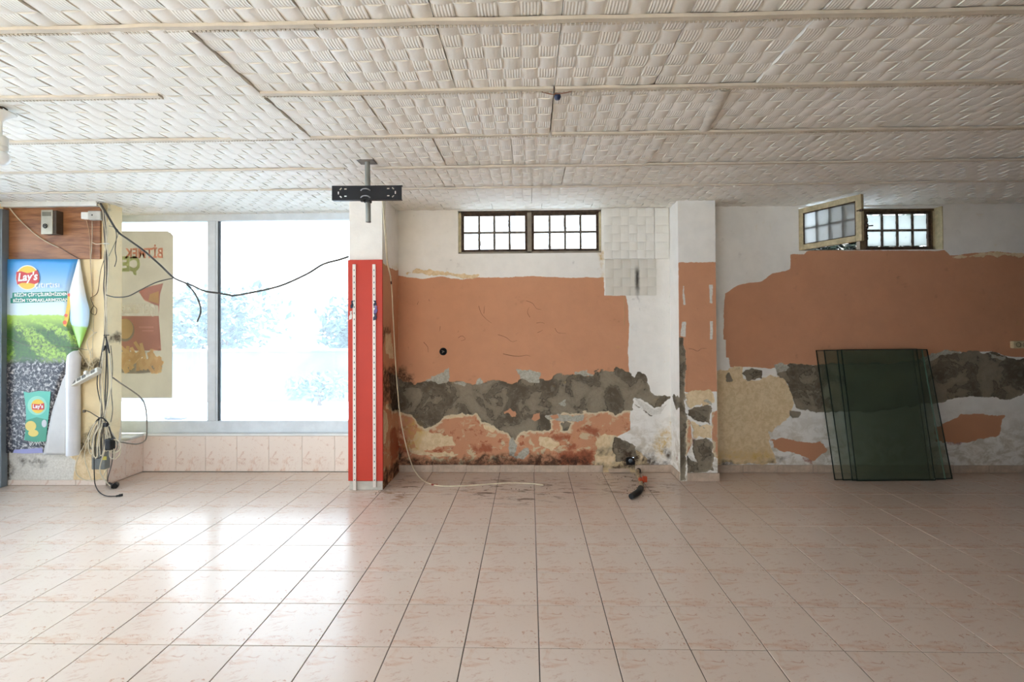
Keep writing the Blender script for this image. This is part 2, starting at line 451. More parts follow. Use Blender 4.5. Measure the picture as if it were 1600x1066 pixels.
PAINT_MIDDLE = {
    'orange': [[(-1.426,1.946),(-1.173,1.906),(-1.047,1.886),(-0.858,1.91),(-0.67,1.877),(-0.513,1.895),(-0.293,1.893),(0.019,1.903),(0.33,1.888),(0.722,1.885),(0.726,1.71),(0.937,1.709),(0.955,1.597),(0.965,1.41),(0.951,1.193),(0.956,1.007),(0.973,0.853),(0.969,0.407),(0.846,0.346),(0.814,0.235),(0.627,-0.043),(-1.431,-0.046)]],
    'cement': [[(-1.344,0.904),(-1.273,0.904),(-1.131,0.854),(-1.018,0.882),(-0.862,0.896),(-0.77,0.874),(-0.636,0.867),(-0.538,0.845),(-0.453,0.88),(-0.312,0.901),(-0.172,0.851),(-0.116,0.865),(-0.074,0.907),(0.066,0.879),(0.109,0.899),(0.164,0.892),(0.263,0.948),(0.388,0.94),(0.528,0.954),(0.612,0.926),(0.668,0.995),(0.723,0.981),(0.591,0.973),(0.639,0.988),(0.701,0.996),(0.795,0.964),(0.842,1.011),(0.952,0.971),(1.014,0.916),(1.045,0.963),(1.123,0.947),(1.131,0.892),(1.168,0.767),(1.246,0.743),(1.347,0.735),(1.355,0.719),(1.261,0.618),(1.198,0.61),(1.105,0.673),(1.012,0.736),(0.988,0.603),(0.902,0.595),(0.823,0.556),(0.761,0.595),(0.651,0.572),(0.526,0.596),(0.384,0.565),(0.609,0.591),(0.511,0.57),(0.33,0.584),(0.26,0.543),(0.19,0.501),(0.203,0.417),(0.063,0.389),(-0.105,0.389),(-0.147,0.292),(-0.217,0.376),(-0.315,0.418),(-0.385,0.467),(-0.469,0.488),(-0.511,0.558),(-0.652,0.558),(-0.849,0.551),(-0.871,0.502),(-0.92,0.446),(-1.019,0.411),(-1.09,0.461),(-1.146,0.545),(-1.245,0.573),(-1.345,0.573)],[(0.821,0.321),(0.86,0.313),(1.008,0.266),(1.023,0.188),(1.054,0.133),(0.976,0.102),(0.835,0.118),(0.805,0.219)],[(1.011,0.658),(1.105,0.61),(1.174,0.545),(1.136,0.563),(1.011,0.642)],[(0.308,0.459),(0.344,0.508),(0.399,0.473),(0.385,0.403),(0.322,0.41)]],
    'pale': [[(-0.189,0.334),(-0.119,0.264),(-0.148,0.166),(-0.021,0.25),(-0.008,0.166),(-0.078,0.11),(-0.162,0.124),(-0.204,0.166)],[(0.12,0.543),(0.232,0.557),(0.386,0.542),(0.511,0.542),(0.511,0.5),(0.371,0.494),(0.19,0.515)],[(-1.032,0.889),(-0.904,0.945),(-0.784,1.029),(-0.775,0.874),(-0.862,0.861),(-0.961,0.868)],[(-0.129,0.991),(-0.031,1.005),(0.067,0.984),(0.116,0.962),(0.094,0.851),(-0.018,0.893),(-0.102,0.907)],[(-0.552,0.853),(-0.488,0.922),(-0.453,0.88),(-0.524,0.838)],[(0.444,0.961),(0.542,0.989),(0.612,0.933),(0.528,0.926)],[(-0.749,0.87),(-0.693,0.881),(-0.608,0.864),(-0.636,0.832),(-0.707,0.839)],[(0.261,0.668),(0.345,0.71),(0.365,0.626),(0.33,0.612)]],
    'cream': [[(-1.198,1.944),(-0.858,1.916),(-0.532,1.882),(-0.494,1.92),(-0.858,1.96),(-1.11,1.975)],[(-1.104,0.39),(-1.005,0.404),(-0.864,0.362),(-0.766,0.334),(-0.738,0.264),(-0.865,0.25),(-0.964,0.208),(-1.077,0.222),(-1.147,0.306)],[(-1.218,0.306),(-1.162,0.222),(-1.006,0.194),(-0.752,0.194),(-0.724,0.145),(-1.006,0.159),(-1.176,0.194)],[(0.634,0.345),(0.697,0.368),(0.837,0.368),(0.853,0.329),(0.821,0.251),(0.774,0.219),(0.68,0.219),(0.625,0.266)],[(-0.849,0.544),(-0.652,0.565),(-0.511,0.558),(-0.638,0.537),(-0.821,0.516)],[(-0.469,0.467),(-0.385,0.46),(-0.315,0.404),(-0.371,0.39),(-0.441,0.418)],[(0.063,0.361),(0.217,0.333),(0.286,0.264),(0.202,0.208),(0.09,0.25)],[(0.595,-0.074),(0.64,0.16),(0.69,0.235),(0.907,0.272),(1.06,0.204),(1.151,0.062),(1.354,0.062),(1.352,-0.073)]],
    'white': [[(0.996,0.728),(1.105,0.665),(1.198,0.602),(1.323,0.657),(1.26,0.563),(1.167,0.548),(1.074,0.634)]],
    'orange2': [[(-0.272,0.585),(-0.202,0.606),(-0.132,0.571),(-0.132,0.529),(-0.174,0.529),(-0.216,0.564),(-0.258,0.543)],[(0.029,0.557),(0.092,0.571),(0.099,0.501),(0.05,0.473),(0.015,0.515)],[(0.197,0.543),(0.26,0.559),(0.281,0.522),(0.232,0.508)]],
    'rust': [[(0.356,0.264),(0.412,0.291),(0.46,0.25),(0.439,0.208),(0.369,0.208)],[(0.231,0.347),(0.384,0.368),(0.398,0.319),(0.259,0.319)],[(-0.583,0.25),(-0.414,0.264),(-0.372,0.208),(-0.583,0.194)],[(0.493,0.423),(0.572,0.47),(0.665,0.407),(0.657,0.345),(0.587,0.36)],[(-1.289,0.334),(-1.218,0.32),(-1.204,0.194),(-1.289,0.194)],[(0.258,0.194),(0.606,0.222),(0.619,0.066),(0.257,0.066)]],
    'stain': [[(-1.345,0.264),(-1.232,0.222),(-1.148,0.152),(-0.936,0.117),(-0.696,0.138),(-0.443,0.166),(-0.218,0.152),(-0.05,0.103),(0.062,0.18),(0.258,0.173),(0.606,0.166),(0.605,0.055),(-1.346,0.053)],[(1.069,0.071),(1.062,0.126),(1.117,0.173),(1.163,0.188),(1.225,0.126),(1.24,0.066)],[(0.648,0.219),(0.774,0.235),(0.789,0.157),(0.679,0.141)],[(0.628,0.099),(1.342,0.099),(1.341,0.019),(0.627,0.018)],[(0.863,0.235),(1.06,0.234),(1.089,0.019),(0.843,0.018)],[(1.296,0.219),(1.351,0.251),(1.365,0.126),(1.318,0.095)],[(-1.343,1.024),(-1.258,1.024),(-1.159,0.939),(-1.145,0.854),(-1.344,0.897)],[(1.028,1.997),(1.048,1.997),(1.059,1.894),(1.051,1.689),(1.026,1.689),(1.015,1.882)]],
    'yellow': [[(1.243,0.407),(1.353,0.469),(1.374,0.251),(1.319,0.188),(1.257,0.157),(1.195,0.251)],[(-1.259,0.573),(-1.09,0.475),(-1.005,0.39),(-1.077,0.194),(-1.246,0.25)],[(1.296,2.558),(1.364,2.557),(1.363,2.433),(1.295,2.464)],[(0.68,2.128),(0.73,2.127),(0.728,1.847),(0.69,1.847)]],
}
PAINT_RIGHT = {
    'orange': [[(1.879,1.587),(1.89,1.722),(2.024,1.808),(2.244,1.835),(2.341,1.912),(2.513,1.949),(2.524,2.093),(2.647,2.092),(2.686,2.131),(3.971,2.118),(4.026,2.07),(4.214,2.087),(4.439,2.105),(4.718,2.073),(6.381,2.058),(6.361,1.085),(4.702,1.092),(4.516,1.112),(4.405,1.15),(3.918,1.133),(3.805,1.077),(3.391,1.021),(2.729,1.024),(2.445,1.034),(2.388,1.015),(2.311,0.996),(2.121,1.016),(1.93,1.008),(1.921,1.104),(1.893,1.104),(1.895,1.278),(1.87,1.278)]],
    'orange2': [[(2.285,0.342),(2.531,0.294),(2.777,0.274),(2.842,0.217),(2.709,0.093),(2.587,0.179),(2.341,0.236)],[(3.852,0.436),(3.946,0.464),(4.115,0.559),(4.506,0.53),(4.466,0.359),(4.279,0.302),(4.036,0.284),(3.868,0.303)]],
    'cement': [[(2.034,0.957),(2.14,1.005),(2.235,0.976),(2.225,0.908),(2.1,0.88)],[(2.368,0.946),(2.464,1.032),(2.729,1.031),(3.391,1.048),(3.767,1.084),(3.956,1.15),(4.405,1.148),(4.571,1.081),(6.361,1.073),(6.354,0.734),(4.696,0.738),(4.565,0.682),(4.36,0.72),(4.118,0.711),(3.892,0.664),(3.385,0.589),(2.743,0.571),(2.592,0.61),(2.544,0.629),(2.536,0.706),(2.481,0.84),(2.405,0.908)],[(2.497,0.591),(2.591,0.571),(2.572,0.533),(2.515,0.514)],[(1.89,0.881),(1.92,0.977),(1.957,0.871)]],
    'cream': [[(3.952,2.067),(4.24,2.076),(4.48,2.105),(4.718,2.078),(4.718,2.054),(4.359,2.063),(4.119,2.041)],[(1.758,0.977),(2.045,1.005),(2.043,0.89),(2.119,0.87),(2.215,0.889),(2.311,0.937),(2.443,0.888),(2.518,0.783),(2.535,0.629),(2.477,0.533),(2.285,0.38),(2.303,0.265),(2.358,0.093),(1.749,0.073)]],
    'pale': [[(2.35,1.033),(2.426,1.052),(2.502,1.013),(2.387,0.946)],[(3.749,1.084),(3.956,1.16),(4.143,1.15),(3.937,1.122),(3.786,1.046)],[(4.386,1.139),(4.553,1.1),(4.515,1.062),(4.404,1.091)]],
    'white': [],
    'rust': [[(2.606,0.208),(2.719,0.208),(2.69,0.093),(2.624,0.15)],[(3.962,0.341),(4.112,0.321),(4.092,0.274),(3.971,0.284)]],
    'stain': [[(1.749,0.102),(2.054,0.092),(2.339,0.112),(2.358,0.089),(2.054,0.069),(1.748,0.058)],[(2.378,0.15),(2.453,0.15),(2.434,0.112),(2.377,0.112)]],
    'yellow': [[(1.75,0.208),(2.055,0.208),(2.34,0.198),(2.358,0.112),(1.749,0.083)],[(2.131,0.208),(2.34,0.208),(2.358,0.112),(2.13,0.092)]],
}
PAINT_COLUMN_SIDE = {
    'orange': [[(4.126,1.976),(4.369,1.968),(4.643,1.959),(4.781,1.987),(4.803,-0.16),(4.074,-0.029)]],
    'cream': [[(4.251,0.747),(4.432,0.707),(4.495,0.648),(4.309,0.674)],[(4.224,0.706),(4.349,0.661),(4.388,0.511),(4.306,0.387),(4.221,0.407)],[(4.296,1.357),(4.481,1.354),(4.566,1.121),(4.314,1.168)]],
    'stain': [[(4.223,1.416),(4.357,1.427),(4.503,1.391),(4.481,1.33),(4.315,1.333),(4.221,1.231)],[(4.212,1.075),(4.394,1.025),(4.61,1.043),(4.823,0.908),(4.819,0.567),(4.474,0.615),(4.31,0.727),(4.209,0.765)],[(4.204,0.16),(4.789,0.116),(4.788,0.013),(4.203,0.058)]],
    'yellow': [[(4.205,1.974),(4.762,2.015),(4.762,1.982),(4.205,1.951)]],
    'rust': [[(4.43,0.454),(4.604,0.467),(4.767,0.304),(4.765,0.149),(4.469,0.154)]],
    'cement': [[(4.393,1.013),(4.823,0.908),(4.819,0.606),(4.517,0.632)]],
}
PAINT_COLUMN_FRONT = {
    'orange': [[(1.363,1.992),(1.769,1.989),(1.757,0.806),(1.641,0.812),(1.554,0.789),(1.352,0.813)],[(1.408,0.582),(1.452,0.552),(1.466,0.464),(1.472,0.346),(1.419,0.228),(1.405,0.228)],[(1.65,0.625),(1.716,0.64),(1.711,0.199),(1.653,0.228)]],
    'cement': [[(1.423,0.648),(1.482,0.677),(1.585,0.684),(1.658,0.699),(1.634,0.522),(1.525,0.537),(1.438,0.596)],[(1.479,0.375),(1.597,0.397),(1.655,0.346),(1.659,0.096),(1.418,0.067),(1.427,0.228),(1.521,0.17),(1.478,0.258)],[(1.342,1.305),(1.4,1.305),(1.417,1.201),(1.407,0.758),(1.43,0.611),(1.41,-0.007),(1.329,-0.007)]],
    'cream': [[(1.418,0.795),(1.513,0.817),(1.63,0.832),(1.681,0.787),(1.673,0.699),(1.599,0.684),(1.424,0.655)],[(1.452,0.552),(1.554,0.508),(1.656,0.522),(1.641,0.405),(1.48,0.39)]],
    'pale': [[(1.539,0.508),(1.612,0.493),(1.583,0.449)],[(1.585,0.729),(1.629,0.758),(1.651,0.699)]],
    'white': [[(1.4,1.779),(1.416,1.779),(1.411,1.718),(1.428,1.604),(1.402,1.6)],[(1.642,1.783),(1.669,1.783),(1.667,1.614),(1.641,1.617)],[(1.393,1.448),(1.428,1.448),(1.421,1.308),(1.374,1.32)],[(1.642,1.453),(1.671,1.453),(1.669,1.284),(1.64,1.284)],[(1.42,0.243),(1.478,0.214),(1.521,0.17),(1.463,0.184)]],
    'rust': [[(1.45,0.375),(1.494,0.39),(1.494,0.331),(1.457,0.317)]],
    'stain': [],
    'yellow': [],
}
PAINT_COLUMN_LEFT = {
    'cement': [[(4.703,0.74),(4.548,0.755),(4.404,0.768),(4.407,0.666),(4.602,0.633)]],
    'rust': [[(4.596,0.195),(4.546,0.201),(4.556,0.168)]],
    'yellow': [],
}
# ------------------------------------------------------------------ room measures
YB = 4.74           # back wall
ZC = 2.565          # underside of the ceiling tiles
YF0 = -2.6
XL = -4.90          # shopfront side
ST = 'structure'

WHITE_PLASTER = plaster('flaking_plaster', (240, 236, 229))
CREAM_PLASTER = plaster('cream_plaster', (249, 231, 190))
M_white = mat('white_paint', (232, 228, 222), .8, var=.05, scale=3)
M_grey_alu = mat('grey_aluminium', (216, 222, 227), .42, .1, var=.05)
M_jamb = mat('dull_grey_metal', (128, 138, 146), .5, .3, var=.05)
M_gasket = mat('dark_gasket', (40, 44, 46), .7)
M_black = mat('black_metal', (22, 24, 30), .45, .2)
M_blackp = mat('black_plastic', (18, 18, 20), .45)
M_pole = mat('grey_tube', (150, 152, 148), .45, .4)
M_cream_paint = mat('yellowed_cream_paint', (206, 190, 152), .55, var=.14, scale=20)
M_rust_iron = mat('rusty_brown_iron', (84, 64, 48), .75, .1, var=.3, scale=30, bump=.4)
M_muntin = mat('weathered_grey_bar', (120, 110, 98), .7, .1, var=.25, scale=40)
M_cable_w = mat('white_cable', (222, 210, 184), .5)
M_cable_g = mat('grey_cable', (136, 128, 116), .55)
M_cable_d = mat('dark_cable', (70, 66, 62), .55)
M_cable_b = mat('black_cable', (24, 24, 26), .5)
M_plastic_w = mat('white_plastic', (226, 226, 220), .4, var=.05)


def grout_mat():
    t = NT('grout'); p = t.pos(); s = t.sep(p)
    n = t.noise(p, 1.3, 2)
    pale = t.math('MULTIPLY', t.rng(s[0], .9, 3.2), t.rng(n, .38, .6))
    return t.set(Base_Color=t.mix(pale, lin(92, 84, 78), lin(196, 186, 172)), Roughness=.9)


def tile_mat(name, floor=True):
    t = NT(name); o = t.coord('Object'); p = t.pos()
    v = t.mapping(o, (2.9, 3.9, 2.9), rot=(0, 0, .5))
    a = t.noise(v, 1.6, 5, .62, 1.2); b = t.noise(v, 4.2, 6, .7, 1.6); c0 = t.noise(p, .9, 2)
    c = t.mix(t.rng(c0, .3, .7), lin(228, 211, 198), lin(234, 219, 207))
    c = t.mix(t.math('MULTIPLY', t.rng(a, .54, .68), .62 if floor else .4), c, lin(216, 172, 144))
    c = t.mix(t.math('MULTIPLY', t.rng(b, .585, .67), .75 if floor else .45), c, lin(192, 134, 104))
    # thin crack-like veins
    r = t.math('ABSOLUTE', t.math('SUBTRACT', t.noise(v, 2.7, 4, .6, .8), .5))
    c = t.mix(t.math('MULTIPLY', t.math('MULTIPLY', t.rng(r, .0, .022, 1, 0), t.rng(a, .45, .6)), .5), c, lin(188, 128, 98))
    rough = .2
    if floor:
        s = t.sep(p); d = t.noise(t.mapping(p, (3, 9, 1)), 2.1, 6, .7, .7)

        def spot(x, y, rx, ry):
            dx = t.math('DIVIDE', t.math('SUBTRACT', s[0], x), rx); dy = t.math('DIVIDE', t.math('SUBTRACT', s[1], y), ry)
            return t.rng(t.math('ADD', t.math('MULTIPLY', dx, dx), t.math('MULTIPLY', dy, dy)), .15, 1.1, 1, 0)
        m = spot(-.1, 4.25, .75, .45)
        for q in ((.95, 4.35, .5, .38), (-1.15, 4.3, .22, .4)): m = t.math('MAXIMUM', m, spot(*q))
        c = t.mix(t.math('MULTIPLY', t.math('MULTIPLY', m, t.rng(d, .50, .66)), .85), c, lin(66, 52, 44))
        c = t.mix(t.math('MULTIPLY', t.math('MULTIPLY', spot(-1.2, 4.0, .3, .25), t.rng(d, .5, .6)), .5), c, lin(176, 120, 62))
        dust_haze = t.math('MULTIPLY', t.rng(s[1], 3.0, 4.7), .5)
        c = t.mix(t.math('MULTIPLY', dust_haze, .8), c, lin(168, 144, 124))
        rough = .22
    t.set(Base_Color=c, Roughness=rough)
    t.b.inputs['Specular IOR Level'].default_value = .36
    return t.m


M_grout = grout_mat(); M_tile = tile_mat('marbled_floor_tile'); M_wtile = tile_mat('marbled_wall_tile', False)
M_base = mat('dusty_base_tile', (204, 182, 162), .5, var=.12, scale=14)

# ------------------------------------------------------------------ floor: grout bed with single tiles
floor = MB().box((XL - .1, YF0, -.12), (8.1, 5.1, -.0035)).build('floor', M_grout); tag(floor, kind=ST)
TS = .33; GX, GY = -.6269, 2.1511


def tile_mesh(name, lx, ly, seed):
    hx, hy = lx / 2 - .0022, ly / 2 - .0022
    b = MB(); vs = []
    for (x, y) in ((-hx, -hy), (hx, -hy), (hx, hy), (-hx, hy)): vs.append((x, y, -.006))
    for (x, y) in ((-hx, -hy), (hx, -hy), (hx, hy), (-hx, hy)): vs.append((x, y, -.0012))
    e = .0012
    for (x, y) in ((-hx + e, -hy + e), (hx - e, -hy + e), (hx - e, hy - e), (-hx + e, hy - e)): vs.append((x, y, 0))
    fs = [(8, 9, 10, 11)]
    for a in (0, 4):
        for k in range(4): fs.append((a + k, a + (k + 1) % 4, a + 4 + (k + 1) % 4, a + 4 + k))
    b.add(vs, fs)
    me = bpy.data.meshes.new(name); me.from_pydata(b.v, [], b.f); me.materials.append(M_tile); me.update(); return me


full = tile_mesh('floor_tile', TS, TS, 0); cut = None
rows = {}
rest = MB(); count = 0
ymax = YB - .004
cells = []
for r in range(-18, 9):
    y0 = GY + r * TS; y1 = min(y0 + TS, ymax)
    if y1 - y0 < .03: continue
    for c in range(-14, 26):
        x0 = GX + c * TS; x1 = x0 + TS
        if x1 < XL or x0 > 7.9 or y0 < -2.45: continue
        cx, cy = (x0 + x1) / 2, (y0 + y1) / 2
        if cy > YB + .1: continue
        if x1 < -3.7 and cy > 4.33: continue
        cells.append((max(x0, XL), x1, y0, y1, cx, cy))
cells.sort(key=lambda q: (not (q[5] > 1.55 and abs(q[4]) < 1.13 * q[5] + .15), q[5]))
cutmesh = {}
for (x0, x1, y0, y1, cx, cy) in cells:
    if count < 290 and cy > 1.5 and abs(cx) < 1.13 * cy + .3:
        key = (round(x1 - x0, 3), round(y1 - y0, 3))
        if key not in cutmesh: cutmesh[key] = full if key == (TS, TS) else tile_mesh('floor_tile', x1 - x0, y1 - y0, 1)
        inst('floor_tile', cutmesh[key], ((x0 + x1) / 2, (y0 + y1) / 2, random.uniform(-.0006, .0004)), floor); count += 1
    else:
        e = .0022
        rest.box((x0 + e, y0 + e, -.006), (x1 - e, y1 - e, 0))
tag(rest.build('floor_tile_field', M_tile, floor), kind='stuff')

# ------------------------------------------------------------------ ceiling: slab, woven-relief foam tiles, cover strips


def foam_mat():
    t = NT('foam_tile_white'); o = t.coord('Object'); p = t.pos()
    w = t.new('ShaderNodeTexWave', wave_type='BANDS', bands_direction='X'); t.inp(w, 'Vector', o); w.inputs['Scale'].default_value = 26; w.inputs['Distortion'].default_value = .6
    h = t.math('MULTIPLY', t.math('MULTIPLY', w.outputs['Fac'], t.attr('ribbed')), 1.0)
    h = t.math('ADD', h, t.math('MULTIPLY', t.noise(o, 130, 3), .35))
    n = t.noise(p, 1.5, 4, .6)
    c = t.mix(t.rng(n, .3, .75), lin(226, 222, 212), lin(236, 233, 226))
    c = t.mix(t.math('MULTIPLY', t.rng(t.noise(p, 4, 5, .7), .6, .8), .3), c, lin(196, 172, 134))
    return t.set(Base_Color=c, Roughness=.62, Normal=t.bump(h, .35, .004))


def stained_foam():
    t = NT('foam_tile_scorched'); o = t.coord('Object'); s = t.sep(o); n = t.noise(o, 14, 4, .6)
    dx = t.math('DIVIDE', t.math('ABSOLUTE', t.math('ADD', s[0], t.math('MULTIPLY', t.math('SUBTRACT', n, .5), .03))), .03)
    m = t.math('MULTIPLY', t.rng(dx, .1, 1.1, 1, 0), t.rng(s[1], -.02, .11, 1, .0))
    c = t.mix(t.math('MULTIPLY', m, .8), lin(218, 213, 202), lin(58, 50, 44))
    return t.set(Base_Color=c, Roughness=.65, Normal=t.bump(t.noise(o, 120, 3), .25, .004))


M_foam = foam_mat(); M_foam_st = stained_foam()
M_strip = mat('cream_foam_strip', (212, 202, 184), .7, var=.08, scale=6)


def foam_mesh(name, lx, ly, nx, ny, amp=.0062, m=None):
    """flat slab with a basket weave in relief on its -Z face: every cell arches one way, its neighbours the other"""
    b = MB(); rib = []
    hx, hy = lx / 2 - .001, ly / 2 - .001
    b.box((-hx, -hy, 0), (hx, hy, .012)); rib += [0] * 8
    n = 6; cx, cy = 2 * hx / nx, 2 * hy / ny
    for i in range(nx):
        for j in range(ny):
            x0, y0 = -hx + i * cx, -hy + j * cy; A = (i + j) % 2
            P = []
            for k in range(n + 1):
                t = k / n; z = -amp * (1 - abs(2 * t - 1) ** 2.6) - .0006
                if A: P.append(((x0, y0 + t * cy), (x0 + cx, y0 + t * cy), z))
                else: P.append(((x0 + t * cx, y0 + cy), (x0 + t * cx, y0), z))
            vs = []; fs = []
            for (p, q, z) in P: vs += [(p[0], p[1], z), (q[0], q[1], z)]
            for k in range(n): fs.append((2 * k, 2 * k + 2, 2 * k + 3, 2 * k + 1))
            b.add(vs, fs, 0, True); rib += [A] * len(vs)
            side = []
            for s_ in (0, 1):
                vs = [(p[s_][0], p[s_][1], p[2]) for p in P] + [(P[-1][s_][0], P[-1][s_][1], 0), (P[0][s_][0], P[0][s_][1], 0)]
                f = tuple(range(len(vs)))
                b.add(vs, [f if s_ == 0 else f[::-1]]); rib += [0] * len(vs)
    me = bpy.data.meshes.new(name); me.from_pydata(b.v, [], b.f)
    me.polygons.foreach_set('use_smooth', b.sm)
    at = me.attributes.new('ribbed', 'FLOAT', 'POINT'); at.data.foreach_set('value', rib)
    me.materials.append(m or M_foam); me.update(); return me


ceiling = MB().box((XL - .3, -2.8, 2.585), (8.2, 5.1, 2.75)).build('ceiling', mat('ceiling_slab', (120, 108, 92), .9)); tag(ceiling, kind=ST)
ROWS = [.72, 1.262, 1.803, 2.331, 2.880, 3.449, 3.967, 4.508, YB - .004]
PX, SX = .475, .126
fm = {}
rnd = random.Random(3)
for ri in range(len(ROWS) - 1):
    y0, y1 = ROWS[ri], ROWS[ri + 1]; ly = y1 - y0 - .004
    ny = 6 if y1 - y0 > .4 else 3
    nmesh = foam_mesh('ceiling_tile', PX - .002, ly, 6, ny)
    shift = {5: .14, 6: -.1, 4: .24}.get(ri, 0)
    for k in range(-11, 15):
        xc = SX + shift + (k + .5) * PX
        if abs(xc) > 1.13 * y1 + 1.5 or xc < XL + .1: continue
        if y0 > 4.4 and -1.6 < xc < -1.3: pass
        sx = 1.0; x_left = xc - PX / 2
        o = inst('ceiling_tile', nmesh, (xc + rnd.uniform(-.002, .002), (y0 + y1) / 2, ZC + rnd.uniform(-.0025, .003)), ceiling,
                 (rnd.gauss(0, .0035), rnd.gauss(0, .005), rnd.gauss(0, .002)))
        if ri in (2, 3) and k == -4: o.rotation_euler.y = .006; o.location.z -= .013      # the sheet that sags beside the open joint
        if ri == 3 and k == -1: o.location.z -= .009
        if (ri, k) in ((2, -2), (3, -3), (2, -3), (4, -4), (4, 0)): o.location.z -= .005
# the ceiling above the window niche
niche = foam_mesh('ceiling_tile', PX - .002, .12, 6, 1)
for k in range(-11, -3):
    inst('ceiling_tile', niche, (SX + (k + .5) * PX, YB + .06, ZC + .002), ceiling)
back = MB().box((XL, -2.5, ZC), (8, .71, ZC + .02)).build('ceiling_sheet', M_strip, ceiling)


def strip(y, x0, x1, w=.034, drop=.007, beads=True, sag=0.0, z=ZC):
    b = MB(); n = max(2, int((x1 - x0) / .12)); r = random.Random(int(y * 1000 + x0 * 77))
    y0 = [r.uniform(-.0035, .0035) for _ in range(n + 1)]; zz = [z - .0105 + r.uniform(-.0015, .0015) for _ in range(n + 1)]
    vs = []; fs = []
    for i in range(n + 1):
        x = x0 + (x1 - x0) * i / n; yy = y + y0[i]
        for (dy, dz) in ((-w / 2, .004), (-w / 2 + .004, -drop), (w / 2 - .008, -drop), (w / 2, .004)): vs.append((x, yy + dy, zz[i] + dz))
    for i in range(n):
        for k in range(3): fs.append((4 * i + k, 4 * i + k + 1, 4 * i + 5 + k, 4 * i + 4 + k)[::-1])
    fs += [(0, 1, 2, 3), (4 * n + 3, 4 * n + 2, 4 * n + 1, 4 * n)]
    b.add(vs, fs)
    if beads:
        k = int((x1 - x0) / .017)
        for i in range(k):
            x = x0 + (i + .5) * (x1 - x0) / k
            b.box((x - .0055, y + w / 2 - .006, z - .019), (x + .0055, y + w / 2 + .005, z - .006))
    return b.build('ceiling_strip', M_strip, ceiling, (x0, y, z))


for (y, segs) in ((1.803, ((-2.9, -.80), (-.86, 3.6))), (2.331, ((-3.0, -1.80), (-1.31, .12), (.13, 4.2))), (2.880, ((-3.7, -1.42), (-1.36, .12), (.14, 4.8))),
                  (3.449, ((-4.8, -1.32), (-1.12, 5.4))), (3.967, ((-4.8, -2.25), (-2.22, 5.9)))):
    for (a, b_) in segs: strip(y, a, b_, beads=y < 3.2, w=.036 if y < 3.6 else .026)
# plaster-smeared joint, lifted sheet edge
pp = MB(); q0, q1 = on_z(1132, 138, ZC), on_z(1098, 206, ZC)
vs = []; rr = random.Random(5)
for i in range(9):
    c0 = q0.lerp(q1, i / 8); w = .03 + rr.uniform(-.006, .006)
    vs += [(c0.x - w, c0.y, ZC - .009), (c0.x - w * .4, c0.y, ZC - .016), (c0.x + w * .5, c0.y, ZC - .015), (c0.x + w, c0.y, ZC - .009)]
pp.add(vs, [(4 * i + k, 4 * i + k + 1, 4 * i + 5 + k, 4 * i + 4 + k)[::-1] for i in range(8) for k in range(3)], 0, True)
pp.build('joint_patch', mat('filler_plaster', (232, 226, 214), .8, bump=.5), ceiling, q0)

# ------------------------------------------------------------------ walls
R2 = (-.695, .706, 2.129, 2.552); R3 = (2.60, 3.962, 2.130, 2.545); HOLE = (.967, .111, .021)
pw = PaintedWall()
us = fine(-1.285, 1.80, .0085, R2[0], R2[1]); vs_ = fine(-.03, 2.585, .0085, R2[2], R2[3])
pw.grid(us, vs_, lambda u, v: (u, np.full_like(u, YB), v), (0, -1, 0), PAINT_MIDDLE, [R2, (HOLE[0] - .03, HOLE[0] + .03, HOLE[1] - .028, HOLE[1] + .028)], 3)
us = fine(1.80, 6.4, .0115, R3[0], R3[1]); vs_ = fine(-.03, 2.585, .0115, R3[2], R3[3])
pw.grid(us, vs_, lambda u, v: (u, np.full_like(u, YB), v), (0, -1, 0), PAINT_RIGHT, [R3], 40)
for (a, b_, c, d), dep in ((R2, .12), (R3, .22)):
    y0, y1 = YB - .001, YB + dep
    pw.quad([(a, y0, c), (a, y1, c), (a, y1, d), (a, y0, d)]); pw.quad([(b_, y0, c), (b_, y0, d), (b_, y1, d), (b_, y1, c)])
    pw.quad([(a, y0, c), (b_, y0, c), (b_, y1, c), (a, y1, c)]); pw.quad([(a, y0, d), (a, y1, d), (b_, y1, d), (b_, y0, d)])
wall_back = pw.build('wall_back', WHITE_PLASTER); tag(wall_back, kind=ST)
MBr = MB().box((6.4, YB, 0), (8.1, YB + .2, 2.6)).build('wall_side_back', M_white, wall_back)

M_room = mat('dark_falloff_wall', (66, 54, 44), .9, var=.1, scale=1)  # unseen walls, darkened so the light falls off towards the right
tag(MB().box((8.0, -.6, 0), (8.2, 5, 2.6)).build('wall_right', M_room), kind=ST)
YF = -2.5
wf_ = MB()
wf_.box((1.7, -.7, 0), (8.2, -.5, 2.6)).box((1.7, YF, 0), (1.9, -.7, 2.6)).box((.06, YF - .15, 0), (1.9, YF, 2.6)).box((XL - .15, YF - .15, 0), (-4.6, YF, 2.6)).box((-4.6, YF - .15, 0), (.06, YF, .12)).box((-4.6, YF - .15, 2.45), (.06, YF, 2.6))  # includes an unseen partition added to keep entrance daylight off the right bay
tag(wf_.build('wall_front_shading_partition', M_room), kind=ST)
wl_ = MB()
wl_.box((XL - .15, YF - .15, 0), (XL, .6, 2.6)).box((XL - .15, .6, 0), (XL, 4.24, .12)).box((XL - .15, .6, 2.45), (XL, 4.24, 2.6)).box((XL - .15, 4.24, 0), (XL, 5.0, 2.6))
tag(wl_.build('wall_left', M_white), kind=ST)


